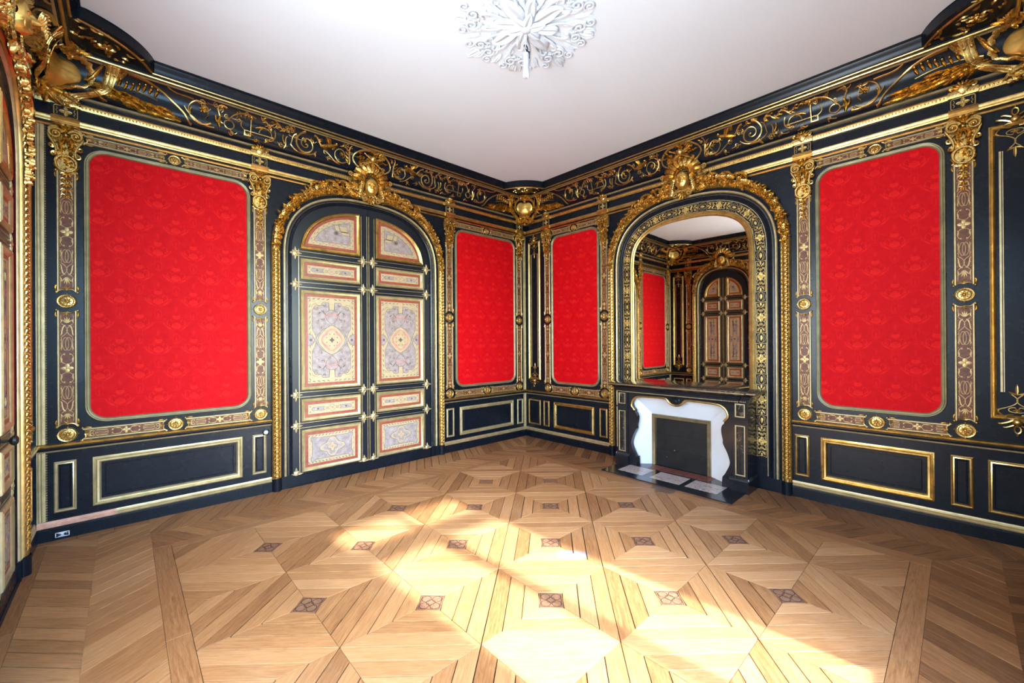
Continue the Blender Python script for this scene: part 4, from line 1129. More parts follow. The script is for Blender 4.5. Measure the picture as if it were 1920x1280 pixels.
                cr.prism(q, d, d + 0.0004); ink.ribbon(q, 0.0028, d + 0.0004, 0.0006, True); ro.rosette(ca, cz, 0.018, d + 0.0004, 0.001, 4, 0.3, pi / 4)
            elif H < 0.5:
                g = 0.045
                q = []
                for cx_, cz_ in ((1, -1), (1, 1), (-1, 1), (-1, -1)):
                    ex, ez = ca + cx_ * (W / 2 - g), cz + cz_ * (H / 2 - g)
                    tt = [(ex - cx_ * 0.05, ez), (ex - cx_ * 0.02, ez + cz_ * 0.018), (ex + cx_ * 0.014, ez + cz_ * 0.010), (ex + cx_ * 0.018, ez - cz_ * 0.02), (ex, ez - cz_ * 0.05)]
                    q += tt if cx_ * cz_ > 0 else tt[::-1]
                if area(q) < 0: q = q[::-1]
                q = [(x, z) for x, z in q]
                # order the corners counter-clockwise
                cxm, czm = ca, cz; q.sort(key=lambda p: atan2((p[1] - czm) / H, (p[0] - cxm) / W))
                li.prism(q, d - 0.001, d); ink.ribbon(q, lw, d, 0.0006, True)
                q = [(ca + 0.125 * cos(t) * (1 + 0.22 * cos(4 * t)), cz + 0.100 * sin(t) * (1 + 0.22 * cos(4 * t))) for t in [k * pi / 24 for k in range(48)]]
                cr.prism(q, d, d + 0.0003); ink.ribbon(q, lw, d + 0.0003, 0.0006, True)
                q = [(ca + 0.098 * cos(t) * (1 + 0.25 * cos(4 * t)), cz + 0.078 * sin(t) * (1 + 0.25 * cos(4 * t))) for t in [k * pi / 24 for k in range(48)]]
                li.prism(q, d + 0.0003, d + 0.0006)
                q = [(ca + 0.046 * cos(t) * (1 + 0.3 * cos(4 * t)), cz + 0.046 * sin(t) * (1 + 0.3 * cos(4 * t))) for t in [k * pi / 12 for k in range(24)]]
                cr.prism(q, d + 0.0006, d + 0.0010); ink.ribbon(q, 0.003, d + 0.001, 0.0006, True); ro.rosette(ca, cz, 0.018, d + 0.001, 0.001, 4, 0.4)
                rnd = random.Random(pi_)
                for k in range(14):
                    for e in (1, -1):
                        x = x0 + 0.02 + (W - 0.04) * k / 13; ink.leaf(bez((x, cz + e * (H / 2 - 0.010)), (x + 0.018, cz + e * (H / 2 - 0.012)), (x + 0.020, cz + e * (H / 2 - 0.030)), n=5), 0.009, d, 0.0008)
                for e in (1, -1):
                    for k in range(3): x, z = ca + e * (W / 2 - 0.018), cz - 0.07 + 0.07 * k; ro.prism([(x - 0.010, z), (x, z - 0.016), (x + 0.010, z), (x, z + 0.016)], d, d + 0.0006)
                for e in (1, -1): x, z = ca, cz + e * (H / 2 - 0.018); ro.prism([(x - 0.022, z), (x, z - 0.012), (x + 0.022, z), (x, z + 0.012)], d, d + 0.0006)
            else:
                bw, bh = W / 2 - 0.050, H / 2 - 0.060; cwx, cwz = min(0.15, W * 0.28), 0.165
                # lilac ground with notched outline
                half = [(0.0, bh - 0.09), (0.030, bh - 0.09), (0.035, bh), (0.105, bh), (0.125, bh - 0.035), (bw - 0.035, bh - 0.045), (bw, bh - 0.10), (bw, 0.135), (bw - 0.03, 0.075), (bw - 0.055, 0.0)]
                k_ = W / 0.56
                half = [(min(x * (k_ if x < bw - 0.1 else 1), bw), z) for x, z in half]
                q = [(ca + x, cz + z) for x, z in half] + [(ca + x, cz - z) for x, z in half[-2::-1]] + [(ca - x, cz - z) for x, z in half[1:]] + [(ca - x, cz + z) for x, z in half[-2:0:-1]]
                q = q[::-1]
                li.prism(q, d - 0.001, d); ink.ribbon(q, lw, d, 0.0006, True)
                q = [(ca + cwx * cos(t) * (1 + 0.07 * cos(4 * t)), cz + cwz * sin(t) * (1 + 0.07 * cos(4 * t))) for t in [k * pi / 24 for k in range(48)]]
                cr.prism(q, d, d + 0.0004); ink.ribbon(q, lw, d + 0.0004, 0.0006, True)
                q = [(ca + cwx * 0.80 * cos(t) * (1 + 0.05 * cos(4 * t)), cz + cwz * 0.80 * sin(t) * (1 + 0.05 * cos(4 * t))) for t in [k * pi / 24 for k in range(48)]]
                ro.prism(q, d + 0.0004, d + 0.0008)
                q = [(ca + cwx * 0.74 * cos(t) * (0.70 + 0.30 * abs(cos(2 * t)) ** 1.5), cz + cwz * 0.74 * sin(t) * (0.70 + 0.30 * abs(cos(2 * t)) ** 1.5)) for t in [k * pi / 24 for k in range(48)]]
                cr.prism(q, d + 0.0008, d + 0.0012); ink.rosette(ca, cz, 0.030, d + 0.0012, 0.001, 4, 0.2)
                for k in range(8): a = k * pi / 4 + pi / 8; ink.dome(ca + cwx * 0.46 * cos(a), cz + cwz * 0.46 * sin(a), 0.006, 0.008, 0.001, d + 0.0011, 6, 2)
                for b in (1, -1):
                    for a in (1, -1):
                        T = lambda p: [(ca + a * x * min(1, k_), cz + b * z) for x, z in p]
                        ink.ribbon(T(bez((0.0, 0.19), (0.09, 0.25), (0.10, 0.34), (0.03, 0.36), n=12)), lw, d, 0.0006)
                        ink.ribbon(T(bez((0.02, 0.165), (0.10, 0.15), (0.16, 0.08), (0.20, 0.0), n=12)), lw, d, 0.0006)
                        ro.leaf(T(bez((0.0, 0.30), (0.05, 0.34), (0.085, 0.30), n=7)), 0.018, d, 0.0008); ro.leaf(T(bez((0.03, 0.27), (0.09, 0.30), (0.11, 0.25), n=7)), 0.012, d, 0.0008)
                        ink.leaf(T(bez((0.06, 0.30), (0.11, 0.33), (0.10, 0.37), n=6)), 0.010, d, 0.0008)
                        ink.ribbon(T([(0.035, 0.36), (0.035, bh)]), lw, d, 0.0006)
                        # corner scrolls on the cream border
                        ex, ez = (bw - 0.02), (bh - 0.04)
                        cr.tube2(T(spiral(ex - 0.02, ez - 0.02, 0.040, 0.006, 0.0, 1.3, 16)), 0.006, d - 0.003, 4)
                        ink.ribbon(T(spiral(ex - 0.02, ez - 0.02, 0.050, 0.010, 0.0, 1.3, 18)), 0.0028, d, 0.0008)
                        for k in range(7): zz = 0.06 + (H / 2 - 0.12) * k / 6; ink.leaf(T(bez((W / 2 - 0.012, zz), (W / 2 - 0.034, zz + 0.012), (W / 2 - 0.028, zz + 0.04), n=5)), 0.008, d, 0.0008)
                        for k in range(5): xx = 0.03 + (W / 2 - 0.06) * k / 4; ink.leaf(T(bez((xx, H / 2 - 0.012), (xx + 0.018, H / 2 - 0.030), (xx + 0.035, H / 2 - 0.022), n=5)), 0.009, d, 0.0008)
                        for k in range(3): ink.leaf(T([(0.10 + 0.02 * k + 0.03 * t, bh - 0.12 - 0.03 * t * (k - 1)) for t in (0, 0.5, 1)]), 0.008, d, 0.0008)
                    for a in (1, -1):
                        for (vx, vz, vr) in ((0.13, 0.14, 0.030), (0.165, 0.22, 0.026), (0.10, 0.24, 0.022), (0.15, 0.31, 0.028), (0.085, 0.41, 0.018), (0.18, 0.37, 0.02)):
                            if vx * min(1, k_) > bw - 0.02: continue
                            X_, Z_ = ca + a * vx * min(1, k_), cz + b * vz
                            ink.ribbon(spiral(X_, Z_, vr, 0.004, vz * 20, a * b * 1.4, 14), 0.0022, d, 0.0005)
                            (ro if vr > 0.025 else ink).leaf([(X_, Z_), (X_ + a * 0.014, Z_ + b * 0.010), (X_ + a * 0.030, Z_ + b * 0.006)], 0.010, d, 0.0006)
                            ink.leaf([(X_, Z_), (X_ - a * 0.010, Z_ + b * 0.016), (X_ - a * 0.008, Z_ + b * 0.034)], 0.008, d, 0.0006)
                    li.prism([(ca + b * x, cz + z) for x, z in ((W / 2, -0.07), (W / 2, 0.07), (W / 2 - 0.05, 0.06), (W / 2 - 0.085, 0.0), (W / 2 - 0.05, -0.06))], d, d + 0.0005)
                    ink.ribbon([(ca + b * x, cz + z) for x, z in ((W / 2, -0.07), (W / 2 - 0.05, -0.06), (W / 2 - 0.085, 0.0), (W / 2 - 0.05, 0.06), (W / 2, 0.07))], lw, d + 0.0005, 0.0006)
                    ink.rosette(ca + b * (W / 2 - 0.035), cz, 0.020, d + 0.0005, 0.001, 5)
            for nm, mb_, mt in (('lilac_ground', li, 'inlay_lilac'), ('cream_motif', cr, 'inlay_cream'), ('red_motif', ro, 'inlay_rose'), ('ink_lines', ink, 'inlay_ink')):
                if mb_.v: part(nm, mb_, leaf_, mt, False)
    th = MB(); th.box(-hx, hx, 0, 0.118, 0, 0.014); th.grid([[(x, 0.118, 0.014) for x in (-hx, hx)], [(x, 0.128, 0.004) for x in (-hx, hx)]])
    part('bottom_rail', th, D, 'lacquer', False)
    return D
def head_inset(xi, xo, fn, zb, k):
    arc = [(x, z) for x, z in zt_arc(xi, xo, fn)]                    # from the right end to the middle
    pts = []
    for i, (x, z) in enumerate(arc):
        a = arc[max(0, i - 1)]; b = arc[min(len(arc) - 1, i + 1)]; dx, dz = b[0] - a[0], b[1] - a[1]; l = hypot(dx, dz)
        px, pz = x - dz / l * k, z + dx / l * k
        if pz > zb + k + 0.003 and px > xi + k + 0.003: pts.append((px, pz))
    if not pts: return [(xi + k, zb + k), (xi + k + 0.02, zb + k), (xi + k, zb + k + 0.02)]
    (ax, az), (bx, bz) = pts[0], pts[1]
    ex = ax + (ax - bx) * (az - zb - k) / max(1e-6, bz - az) if bz > az else ax
    return [(xi + k, zb + k), (min(ex, xo - k), zb + k)] + pts + [(xi + k, pts[-1][1])]
def zt_arc(xi, xo, fn):
    out = []
    for i in range(15):
        t = i / 14; x = xo - (xo - xi) * (1 - cos(t * pi / 2)); out.append((x, fn(x)))
    return out
def head_fn(a, b, zs, n): return lambda x: zs + b * max(0.0, 1 - min(1, x / a) ** n) ** (1 / n)
door('A', 2.889, 1, 0.105, 0.815, 0.918, arch_path(0.918, 0.74, 2.65, 0.12, 2.5, 44), head_fn(0.818, 0.600, 2.70, 2.3))
DC = door('C', 1.36, 2, 0.080, 0.445, 0.536, arch_path(0.536, 0.60, 2.78, 0.12, 2.5, 44), head_fn(0.448, 0.47, 2.76, 2.2))
# door knob at the left edge
k = MB(); kx = -1.296 + 1.36
k.dome(kx, 1.068, 0.030, 0.030, 0.012, 0.006, 12, 2); k.tube([(kx, 1.068, 0.010), (kx, 1.068, 0.05)], 0.009, 8)
rows = [[(kx + r * cos(a), 1.068 + r * sin(a), d) for a in [i * pi / 6 for i in range(12)]] for d, r in ((0.048, 0.010), (0.055, 0.024), (0.066, 0.032), (0.078, 0.030), (0.086, 0.016), (0.088, 0.002))]
k.grid(rows, cv=True); part('door_knob', k, DC, 'iron', label='dark bronze door knob')

# ================================================================== MIRROR OVER THE CHIMNEY
UB = 2.893
mt_ = thing('overmantel_mirror', 'B', UB, 'tall arched mirror above the black fireplace in a gilded frame', 'mirror')
base = arch_path(A_A, A_B, A_ZS, 0.15); cvb = Curve2(base)
def off_path(path, o):
    c = Curve2(path); return [c.at(s_, o) for s_ in c.L[:-1]] + [c.at(c.L[-1] - 1e-6, o)]
gp = off_path(base, -0.318); gp = [(x, max(z, 1.10)) for x, z in gp]
g = MB(); g.prism(gp[::-1], 0.004, 0.008)
go = part('glass', g, mt_, 'mirror_silver', False); go.rotation_euler = (0, 0, 0.0100)   # the old plate hangs a touch out of line
fr = MB(); basem = [(x, max(z, 1.10)) for x, z in base]
fr.sweep(base, [(-0.262, 0.0), (-0.262, 0.012), (-0.270, 0.018), (-0.280, 0.012), (-0.292, 0.022), (-0.306, 0.020), (-0.318, 0.010), (-0.322, 0.004)])
part('frame', fr, mt_, 'gilt')
bk = MB(); bk.sweep(base, [(-0.124, 0.0), (-0.124, 0.006), (-0.262, 0.006), (-0.262, 0.0)]); bo = part('marquetry_band', bk, mt_, 'lacquer')
li = MB(); li.sweep(base, [(-0.136, 0.006), (-0.137, 0.009), (-0.142, 0.009), (-0.143, 0.006)]); li.sweep(base, [(-0.255, 0.006), (-0.256, 0.008), (-0.259, 0.008), (-0.260, 0.006)])
part('pale_line', li, bo, 'gilt_pale')
nb = MB(lambda s_, n_, d: (lambda q: (q[0], -d, q[1]))(cvb.at(s_, -0.199 + n_)))
Lb = cvb.L[-1]; cl = 0.46; ncell = int(Lb / cl); s0 = (Lb - ncell * cl) / 2; hw = 0.048; D_ = 0.006; h_ = 0.002
for c in range(ncell):
    s1 = s0 + c * cl + cl / 2
    e = cl / 2 - 0.055
    for sg in (1, -1):
        nb.ribbon([(s1 - e, sg * hw), (s1 + e, sg * hw)], 0.005, D_, h_); 
        nb.ribbon(bez((s1 + sg * e, -hw), (s1 + sg * (e - 0.022), 0), (s1 + sg * e, hw), n=7), 0.005, D_, h_)
        for b in (1, -1):
            nb.ribbon(bez((s1 + sg * 0.03, 0), (s1 + sg * 0.06, b * hw * 1.5), (s1 + sg * 0.10, b * hw * 0.3), n=9), 0.006, D_, h_)
            nb.leaf(bez((s1 + sg * 0.07, b * 0.006), (s1 + sg * 0.10, b * 0.035), (s1 + sg * 0.085, b * 0.042), n=6), 0.014, D_, 0.004)
            nb.leaf(bez((s1 + sg * 0.11, b * 0.004), (s1 + sg * 0.14, b * 0.036), (s1 + sg * 0.155, b * 0.030), n=6), 0.016, D_, 0.004)
            nb.tube2([(s1 + sg * 0.125 + x, b * 0.026 + n) for x, n in spiral(0, 0, 0.012, 0.003, 0, 1.2 * b, 10)], 0.003, D_ + 0.001, 4)
            nb.leaf(bez((s1 + sg * 0.05, b * 0.03), (s1 + sg * 0.03, b * 0.045), (s1 + sg * 0.01, b * 0.04), n=5), 0.012, D_, 0.004)
        nb.rosette(s1 + sg * 0.075, 0, 0.020, D_, 0.004, 6, 0.3)
        nb.leaf([(s1 + sg * t, 0) for t in (0.13, 0.145, 0.16, 0.172)], 0.022, D_, 0.004)
    nb.rosette(s1, 0, 0.050, D_, 0.006, 4, 0.3); nb.rosette(s1, 0, 0.034, D_ + 0.001, 0.006, 4, 0.3, pi / 4)
    s2 = s0 + (c + 1) * cl
    if c < ncell - 1:
        nb.ribbon([(s2 + 0.055 * cos(t), 0.028 * sin(t)) for t in [i * pi / 10 for i in range(20)]], 0.004, D_, h_, True); nb.ribbon([(s2 + 0.055 * cos(t), 0.046 * sin(t)) for t in [i * pi / 10 for i in range(20)]], 0.003, D_, h_, True)
        nb.leaf([(s2 - 0.03, 0), (s2 - 0.01, 0), (s2 + 0.01, 0), (s2 + 0.03, 0)], 0.03, D_, 0.004)
part('brass_inlay', nb, bo, 'inlay_gold')
kb = MB(); kb.dome(1.918 - UB, 1.173, 0.012, 0.012, 0.014, 0.010, 8, 3); part('wall_button', kb, bo, 'brass_dull')

# ================================================================== FIREPLACE
fp = thing('fireplace', 'B', 2.885, 'black marble fireplace with gilded mouldings and white splayed opening', 'fireplace')
sh = MB(lambda x, y, h: (x, -y, h))
def slab(mb, hw, dd, prof):
    """prof: (inset, z) rings up the edge of a mantel slab"""
    rows = []
    for ins, z in prof:
        a, b = hw - ins, dd - ins
        rows.append([(-a, 0.0, z), (-a, b - 0.03, z), (-a + 0.09, b - 0.03, z), (-a + 0.10, b, z), (a - 0.10, b, z), (a - 0.09, b - 0.03, z), (a, b - 0.03, z), (a, 0.0, z)])
    idx = mb.grid(rows); mb.f.append(tuple(idx[0])); mb.f.append(tuple(idx[-1]))
slab(sh, 0.905, 0.425, [(0.045, 1.050), (0.018, 1.062), (0.004, 1.072), (0.0, 1.082), (0.003, 1.096), (0.010, 1.100)])
part('mantel_shelf', sh, fp, 'mantel_marble')
e = MB(lambda x, y, h: (x, -y, h)); slab(e, 0.907, 0.427, [(0.012, 1.068), (0.0, 1.076), (0.0, 1.086), (0.004, 1.090)]); e.f = e.f[:-2]
part('shelf_edge', e, fp, 'brass_dull')
fz = MB(lambda x, y, h: (x, -y, h)); slab(fz, 0.845, 0.372, [(0.03, 0.975), (0.03, 0.990), (0.022, 0.994), (0.020, 1.010), (0.0, 1.030), (-0.012, 1.050)])
part('frieze_moulding', fz, fp, 'black_marble')
bd = MB()
x = -0.80
while x <= 0.80: bd.dome(x, 0.984, 0.007, 0.006, 0.008, 0.342 if abs(x) < 0.72 else 0.314, 6, 2); x += 0.0165
part('bead_line', bd, fp, 'gilt_pale')
for sx in (-1, 1):
    j = MB(lambda x, z, d, sx=sx: (sx * x, -d, z))
    j.box(0.655, 0.805, 0.16, 0.975, 0, 0.318)
    j.box(0.640, 0.812, 0.770, 0.790, 0, 0.326)
    jo = part('jamb', j, fp, 'black_marble', False)
    p_ = MB(j.mp)
    for z0, z1 in ((0.815, 0.962), (0.180, 0.725)):
        p_.sweep(rrect(0.682, 0.782, z0, z1), [(0, 0.317), (0, 0.322), (-0.008, 0.322), (-0.012, 0.318)], True, side=-1)
    part('jamb_panel_frame', p_, jo, 'gilt_pale', False)
    q = MB(j.mp)
    for z0, z1 in ((0.827, 0.950), (0.195, 0.710)): q.sweep(rrect(0.698, 0.766, z0, z1), [(0, 0.318), (-0.012, 0.324), (-0.020, 0.324), (-0.033, 0.324)], True, side=-1)
    part('jamb_panel', q, jo, 'mantel_marble', False)
    f_ = MB(j.mp); f_.box(0.628, 0.822, 0.0, 0.128, 0, 0.345); f_.box(0.565, 0.66, 0.0, 0.118, 0.05, 0.29)
    f_.grid([[(x, z, d) for x, d in ((0.60, 0.0), (0.60 + 0.028 - i_, 0.345 - i_), (0.822 - i_, 0.345 - i_), (0.822 - i_, 0.0))] for i_, z in ((0.0, 0.128), (0.008, 0.142), (0.016, 0.160))])
    part('plinth', f_, fp, 'black_marble', False)
    b_ = MB(j.mp)
    x = 0.632
    while x < 0.82: b_.leaf([(x, 0.130), (x + 0.002, 0.145), (x, 0.160)], 0.013, 0.322, 0.016); x += 0.014
    part('leaf_moulding', b_, fp, 'stone')
# shaped inner frame of the opening
OP = [(-0.532, 0.0), (-0.532, 0.12), (-0.560, 0.150), (-0.585, 0.203), (-0.612, 0.260), (-0.618, 0.308), (-0.590, 0.400), (-0.553, 0.470), (-0.540, 0.506), (-0.545, 0.53), (-0.528, 0.600), (-0.525, 0.665), (-0.540, 0.705), (-0.562, 0.722), (-0.555, 0.745), (-0.60, 0.790), (-0.602, 0.83), (-0.575, 0.885), (-0.53, 0.918), (-0.47, 0.932), (-0.263, 0.938), (-0.135, 0.940), (-0.108, 0.925), (-0.085, 0.893), (-0.045, 0.868), (0, 0.862)]
for _ in range(2):
    Q_ = [OP[0]]
    for a, b in zip(OP, OP[1:]): Q_ += [(a[0] * 0.75 + b[0] * 0.25, a[1] * 0.75 + b[1] * 0.25), (a[0] * 0.25 + b[0] * 0.75, a[1] * 0.25 + b[1] * 0.75)]
    OP = Q_ + [OP[-1]]
full = OP + [(-x, z) for x, z in OP[-2::-1]]
pl = MB(); rows = []
for x, z in full:
    if abs(x) > 0.50 and z < 0.86: ox, oz = math.copysign(0.665, x), z
    else: ox, oz = max(-0.665, min(0.665, x * 1.12)), 0.98
    rows.append([(ox, oz, 0.292), (x, z, 0.292), (x, z, 0.225)])
pl.grid(rows); part('opening_frame', pl, fp, 'black_marble', True)
gd = MB(); cur = [p for p in full if p[1] > 0.74]
gd.tube2(cur, 0.014, 0.296, 8); part('opening_gilt_roll', gd, fp, 'gilt')
pb = MB(); pb.dome(0, 0.925, 0.055, 0.036, 0.02, 0.288, 14, 3)
for a in range(7): pb.leaf([(sin(-1.2 + 0.4 * a) * t, 0.945 - cos(-1.2 + 0.4 * a) * t) for t in (0.0, 0.02, 0.04, 0.055)], 0.018, 0.30, 0.014)
part('keystone_shell', pb, fp, 'black_marble')
sp = MB(); IX0, IX1, IZ = -0.446, 0.318, 0.683; ID = 0.040
O_ = [(-0.66, 0.0), (-0.66, 0.975), (0.66, 0.975), (0.66, 0.0)]; I_ = [(IX0, 0.0), (IX0, IZ), (IX1, IZ), (IX1, 0.0)]
sp.grid([[(x, z, 0.235) for x, z in O_], [(x, z, ID) for x, z in I_]]); part('white_splay', sp, fp, 'splay_white', False)
mf = MB(); pth = [(IX0, 0.012), (IX0, IZ), (IX1, IZ), (IX1, 0.012)]
mf.sweep(pth, [(0.0, ID - 0.02), (0.0, ID + 0.012), (-0.010, ID + 0.020), (-0.022, ID + 0.014), (-0.030, ID + 0.022), (-0.044, ID + 0.016), (-0.050, ID - 0.02)], side=1); part('metal_frame', mf, fp, 'brass_dull')
for z0, z1, dd in ((0.012, 0.225, 0.030), (0.215, 0.425, 0.024), (0.415, 0.64, 0.018)):
    s2 = MB(); s2.box(IX0 + 0.045, IX1 - 0.045, z0, z1, 0.0, dd); so_ = part('shutter_slat', s2, fp, 'iron', False)
kn = MB(); kn.dome(IX0 + 0.30, 0.24, 0.010, 0.008, 0.014, 0.028, 8, 2); kn.dome(IX0 + 0.20, 0.14, 0.006, 0.006, 0.010, 0.028, 6, 2); part('shutter_knob', kn, fp, 'brass_dull')
# hearth
he = thing('hearth', 'B', 2.885, 'black marble hearth slab with three pale veined tiles before the fireplace', 'hearth')
hb = MB(lambda x, y, h: (x, -y, h))
hb.prism([(-0.775, 0.0), (0.790, 0.0), (0.790, 0.745), (-0.775, 0.745)], 0.0, 0.010); part('border_slab', hb, he, 'black_marble', False)
for x0, x1 in ((-0.625, -0.285), (-0.190, 0.175), (0.240, 0.590)):
    q = MB(lambda x, y, h: (x, -y, h)); q.prism([(x0, 0.300), (x1, 0.300), (x1, 0.590), (x0, 0.590)], 0.0, 0.0125); part('marble_tile', q, he, 'hearth_tile', False)
for i in range(5):
    x0 = -0.40 + 0.155 * i; q = MB(lambda x, y, h: (x, -y, h)); q.prism([(x0 + 0.002, 0.07), (x0 + 0.151, 0.07), (x0 + 0.151, 0.255), (x0 + 0.002, 0.255)], 0.0, 0.0122); part('red_tile', q, he, 'red_tile', False)

# ================================================================== FRIEZE SCROLLWORK ON THE CORNICE
def frieze(w, center, L):
    fm = lambda x, z, d: (x, -(dprof(z) + d), z)
    m = MB(fm); lf = MB(fm); rnd = random.Random(8)
    x_c = X(w, center)
    for sg in (1, -1):
        def T(p): return [(x_c + sg * x, min(4.070, max(3.822, z))) for x, z in p]
        def tub(p, r, tp=None): m.tube2(T(p), r * 0.8, 0.007, 5, tp)
        def lea(p, ww, h=0.016): lf.leaf(T(p), ww, 0.002, h)
        # half of the ring round the trophy
        tub([(0.25 * sin(t), 3.955 - 0.125 * cos(t)) for t in [pi * i / 15 for i in range(16)]], 0.013)
        # inner spiral with flower
        tub(spiral(0.395, 3.945, 0.105, 0.035, pi * 0.85, 1.25, 28), 0.009, (1.2, 0.6)); lf.rosette(*T([(0.385, 3.955)])[0], 0.030, 0.003, 0.016, 6)
        for k in range(4): lea(bez((0.30 - 0.01 * k, 3.87 + 0.04 * k), (0.33, 3.90 + 0.04 * k), (0.345, 3.93 + 0.035 * k), n=5), 0.022)
        tub(bez((0.29, 3.86), (0.27, 3.97), (0.33, 4.05), (0.28, 4.06), n=12), 0.008)
        tub(bez((0.40, 3.84), (0.50, 3.84), (0.52, 3.93), (0.60, 3.94), n=12), 0.008)
        # winged beast
        lea(bez((0.64, 3.97), (0.57, 3.99), (0.50, 4.00), (0.455, 4.03), n=10), 0.055, 0.045)
        lea(bez((0.545, 4.00), (0.56, 4.05), (0.60, 4.068), n=7), 0.038, 0.04); lea(bez((0.53, 4.00), (0.535, 4.045), (0.565, 4.065), n=7), 0.030, 0.04)
        lf.dome(*T([(0.465, 4.03)])[0], 0.024, 0.018, 0.035, 0.005, 8, 3)
        tub(bez((0.62, 3.98), (0.66, 4.0), (0.66, 4.05), (0.72, 4.055), n=10), 0.011)
        tub(spiral(0.575, 3.93, 0.022, 0.022, 0, 1.0, 14), 0.005)
        # great spiral
        tub(spiral(0.795, 3.945, 0.115, 0.020, pi * 0.45, -1.75, 40), 0.011, (1.2, 0.6)); lf.dome(*T([(0.79, 3.945)])[0], 0.016, 0.014, 0.022, 0.004, 8, 3)
        tub(bez((0.68, 3.90), (0.72, 3.825), (0.90, 3.815), (0.955, 3.90), n=16), 0.009)
        tub(bez((0.955, 3.90), (0.93, 3.95), (0.95, 4.0), (0.90, 4.02), n=10), 0.008)
        # leafy garland above
        pts = [(0.93 + 0.028 * i, 4.035 + 0.022 * sin(i * 1.3)) for i in range(11)]; tub(pts, 0.007)
        for x, z in pts: 
            for a in (-1, 1): lea(bez((x, z), (x + 0.015, z + a * 0.018), (x + 0.035, z + a * 0.012), n=5), 0.014, 0.012)
        tub(bez((1.02, 3.84), (0.98, 3.88), (1.03, 3.93), (0.99, 3.97), n=9), 0.008); lea(bez((1.01, 3.88), (1.05, 3.93), (1.03, 3.98), n=6), 0.026)
        # square knot with crossed arrow
        for p in ([(1.345, 4.02), (1.345, 3.86), (1.40, 3.86), (1.40, 3.905), (1.14, 3.905)],): m.ribbon(T(p), 0.013, 0.003, 0.012)
        lea([(1.16, 3.905), (1.14, 3.905), (1.12, 3.905)], 0.034, 0.014); lf.dome(*T([(1.345, 4.035)])[0], 0.014, 0.012, 0.02, 0.003, 8, 2)
        tub(spiral(1.20, 3.92, 0.065, 0.05, 0, 0.7, 14), 0.007); lea(bez((1.30, 3.96), (1.22, 4.0), (1.16, 3.96), n=8), 0.024)
        tub(bez((1.12, 3.99), (1.09, 3.93), (1.13, 3.86), (1.17, 3.87), n=10), 0.009); tub(bez((1.42, 3.99), (1.46, 3.93), (1.38, 3.90), n=9), 0.007)
        tub(bez((1.30, 4.04), (1.42, 4.075), (1.52, 4.03), (1.545, 3.95), n=14), 0.009)
        for k in range(5): lea(bez((1.33 + 0.035 * k, 4.05), (1.34 + 0.035 * k, 4.03), (1.325 + 0.035 * k, 4.015), n=4), 0.014, 0.012)
        # loop
        tub(spiral(1.535, 3.915, 0.042, 0.042, pi / 2, 1.0, 18), 0.008); tub(bez((1.575, 3.92), (1.62, 3.88), (1.60, 3.98), (1.64, 4.03), n=12), 0.008)
        lea(bez((1.615, 3.86), (1.635, 3.93), (1.60, 3.99), n=8), 0.040, 0.024); lea(bez((1.62, 3.88), (1.66, 3.93), (1.65, 3.98), n=7), 0.028, 0.02)
        tub(bez((1.62, 4.0), (1.66, 4.06), (1.60, 4.065), (1.56, 4.05), n=10), 0.009)
        # outer spiral
        tub(spiral(1.775, 3.960, 0.118, 0.060, pi * 1.25, 0.9, 26), 0.009, (1.3, 0.6)); lf.rosette(*T([(1.755, 3.985)])[0], 0.036, 0.003, 0.018, 6)
        lea(bez((1.70, 3.95), (1.73, 3.93), (1.74, 3.88), n=6), 0.014); tub(bez((1.66, 3.85), (1.76, 3.83), (1.86, 3.88), (1.90, 3.97), n=14), 0.009)
        lea(bez((1.85, 3.90), (1.87, 3.95), (1.84, 3.98), n=6), 0.026); tub(bez((1.83, 4.04), (1.90, 4.05), (1.97, 4.03), (2.03, 4.07), n=12), 0.008)
        # border line that ends the scrolls before the corner
        tub(bez((1.84, 3.825), (1.88, 3.83), (1.86, 3.88), (1.97, 3.96), n=12), 0.013); tub(bez((1.97, 3.96), (2.06, 4.03), (2.12, 4.065), (2.30, 4.07), n=12), 0.013)
        # fine tendrils filling the ground
        for k in range(30):
            x0 = 0.27 + 1.55 * k / 30 + rnd.uniform(-0.02, 0.02); z0 = rnd.choice((3.845, 3.87, 3.99, 4.03, 4.05)); rr_ = rnd.uniform(0.014, 0.028); sp_ = rnd.choice((-1, 1))
            tub(spiral(x0, z0, rr_, 0.003, rnd.uniform(0, 6), sp_ * 1.3, 12), 0.0045)
            a = rnd.uniform(0, 6.28)
            lea(bez((x0, z0), (x0 + 0.03 * cos(a), z0 + 0.02 * sin(a)), (x0 + 0.05 * cos(a + 0.8), z0 + 0.035 * sin(a + 0.8)), n=5), 0.014, 0.014); tub(bez((x0, z0), (x0 - 0.04 * cos(a), z0 - 0.015), (x0 - 0.07 * cos(a), z0 + 0.02 * sin(a)), n=7), 0.0045)
        # feathery spray beside the corner cartouche
        for k in range(46):
            t = rnd.random(); x0 = 2.56 - 0.50 * t; z0 = 3.905 - 0.055 * t + rnd.uniform(-0.045, 0.035)
            l = rnd.uniform(0.10, 0.19); dz = rnd.uniform(-0.075, 0.03) - 0.02
            lea(bez((x0, z0), (x0 - l * 0.5, z0 + dz * 0.1 + 0.012), (x0 - l, z0 + dz), n=7), rnd.uniform(0.022, 0.036), rnd.uniform(0.025, 0.05))
        tub(bez((2.50, 3.94), (2.35, 3.99), (2.2, 3.97), (2.10, 3.94), n=10), 0.006)
        for k in range(9):
            x0 = 2.12 + 0.042 * k; z0 = 3.965 + 0.012 * sin(k)
            lea(bez((x0, z0), (x0 - 0.01, z0 + 0.03), (x0 - 0.03, z0 + 0.055), n=6), 0.026, 0.03); lf.dome(*T([(x0 - 0.02, z0 + 0.05)])[0], 0.012, 0.013, 0.03, 0.01, 7, 3)
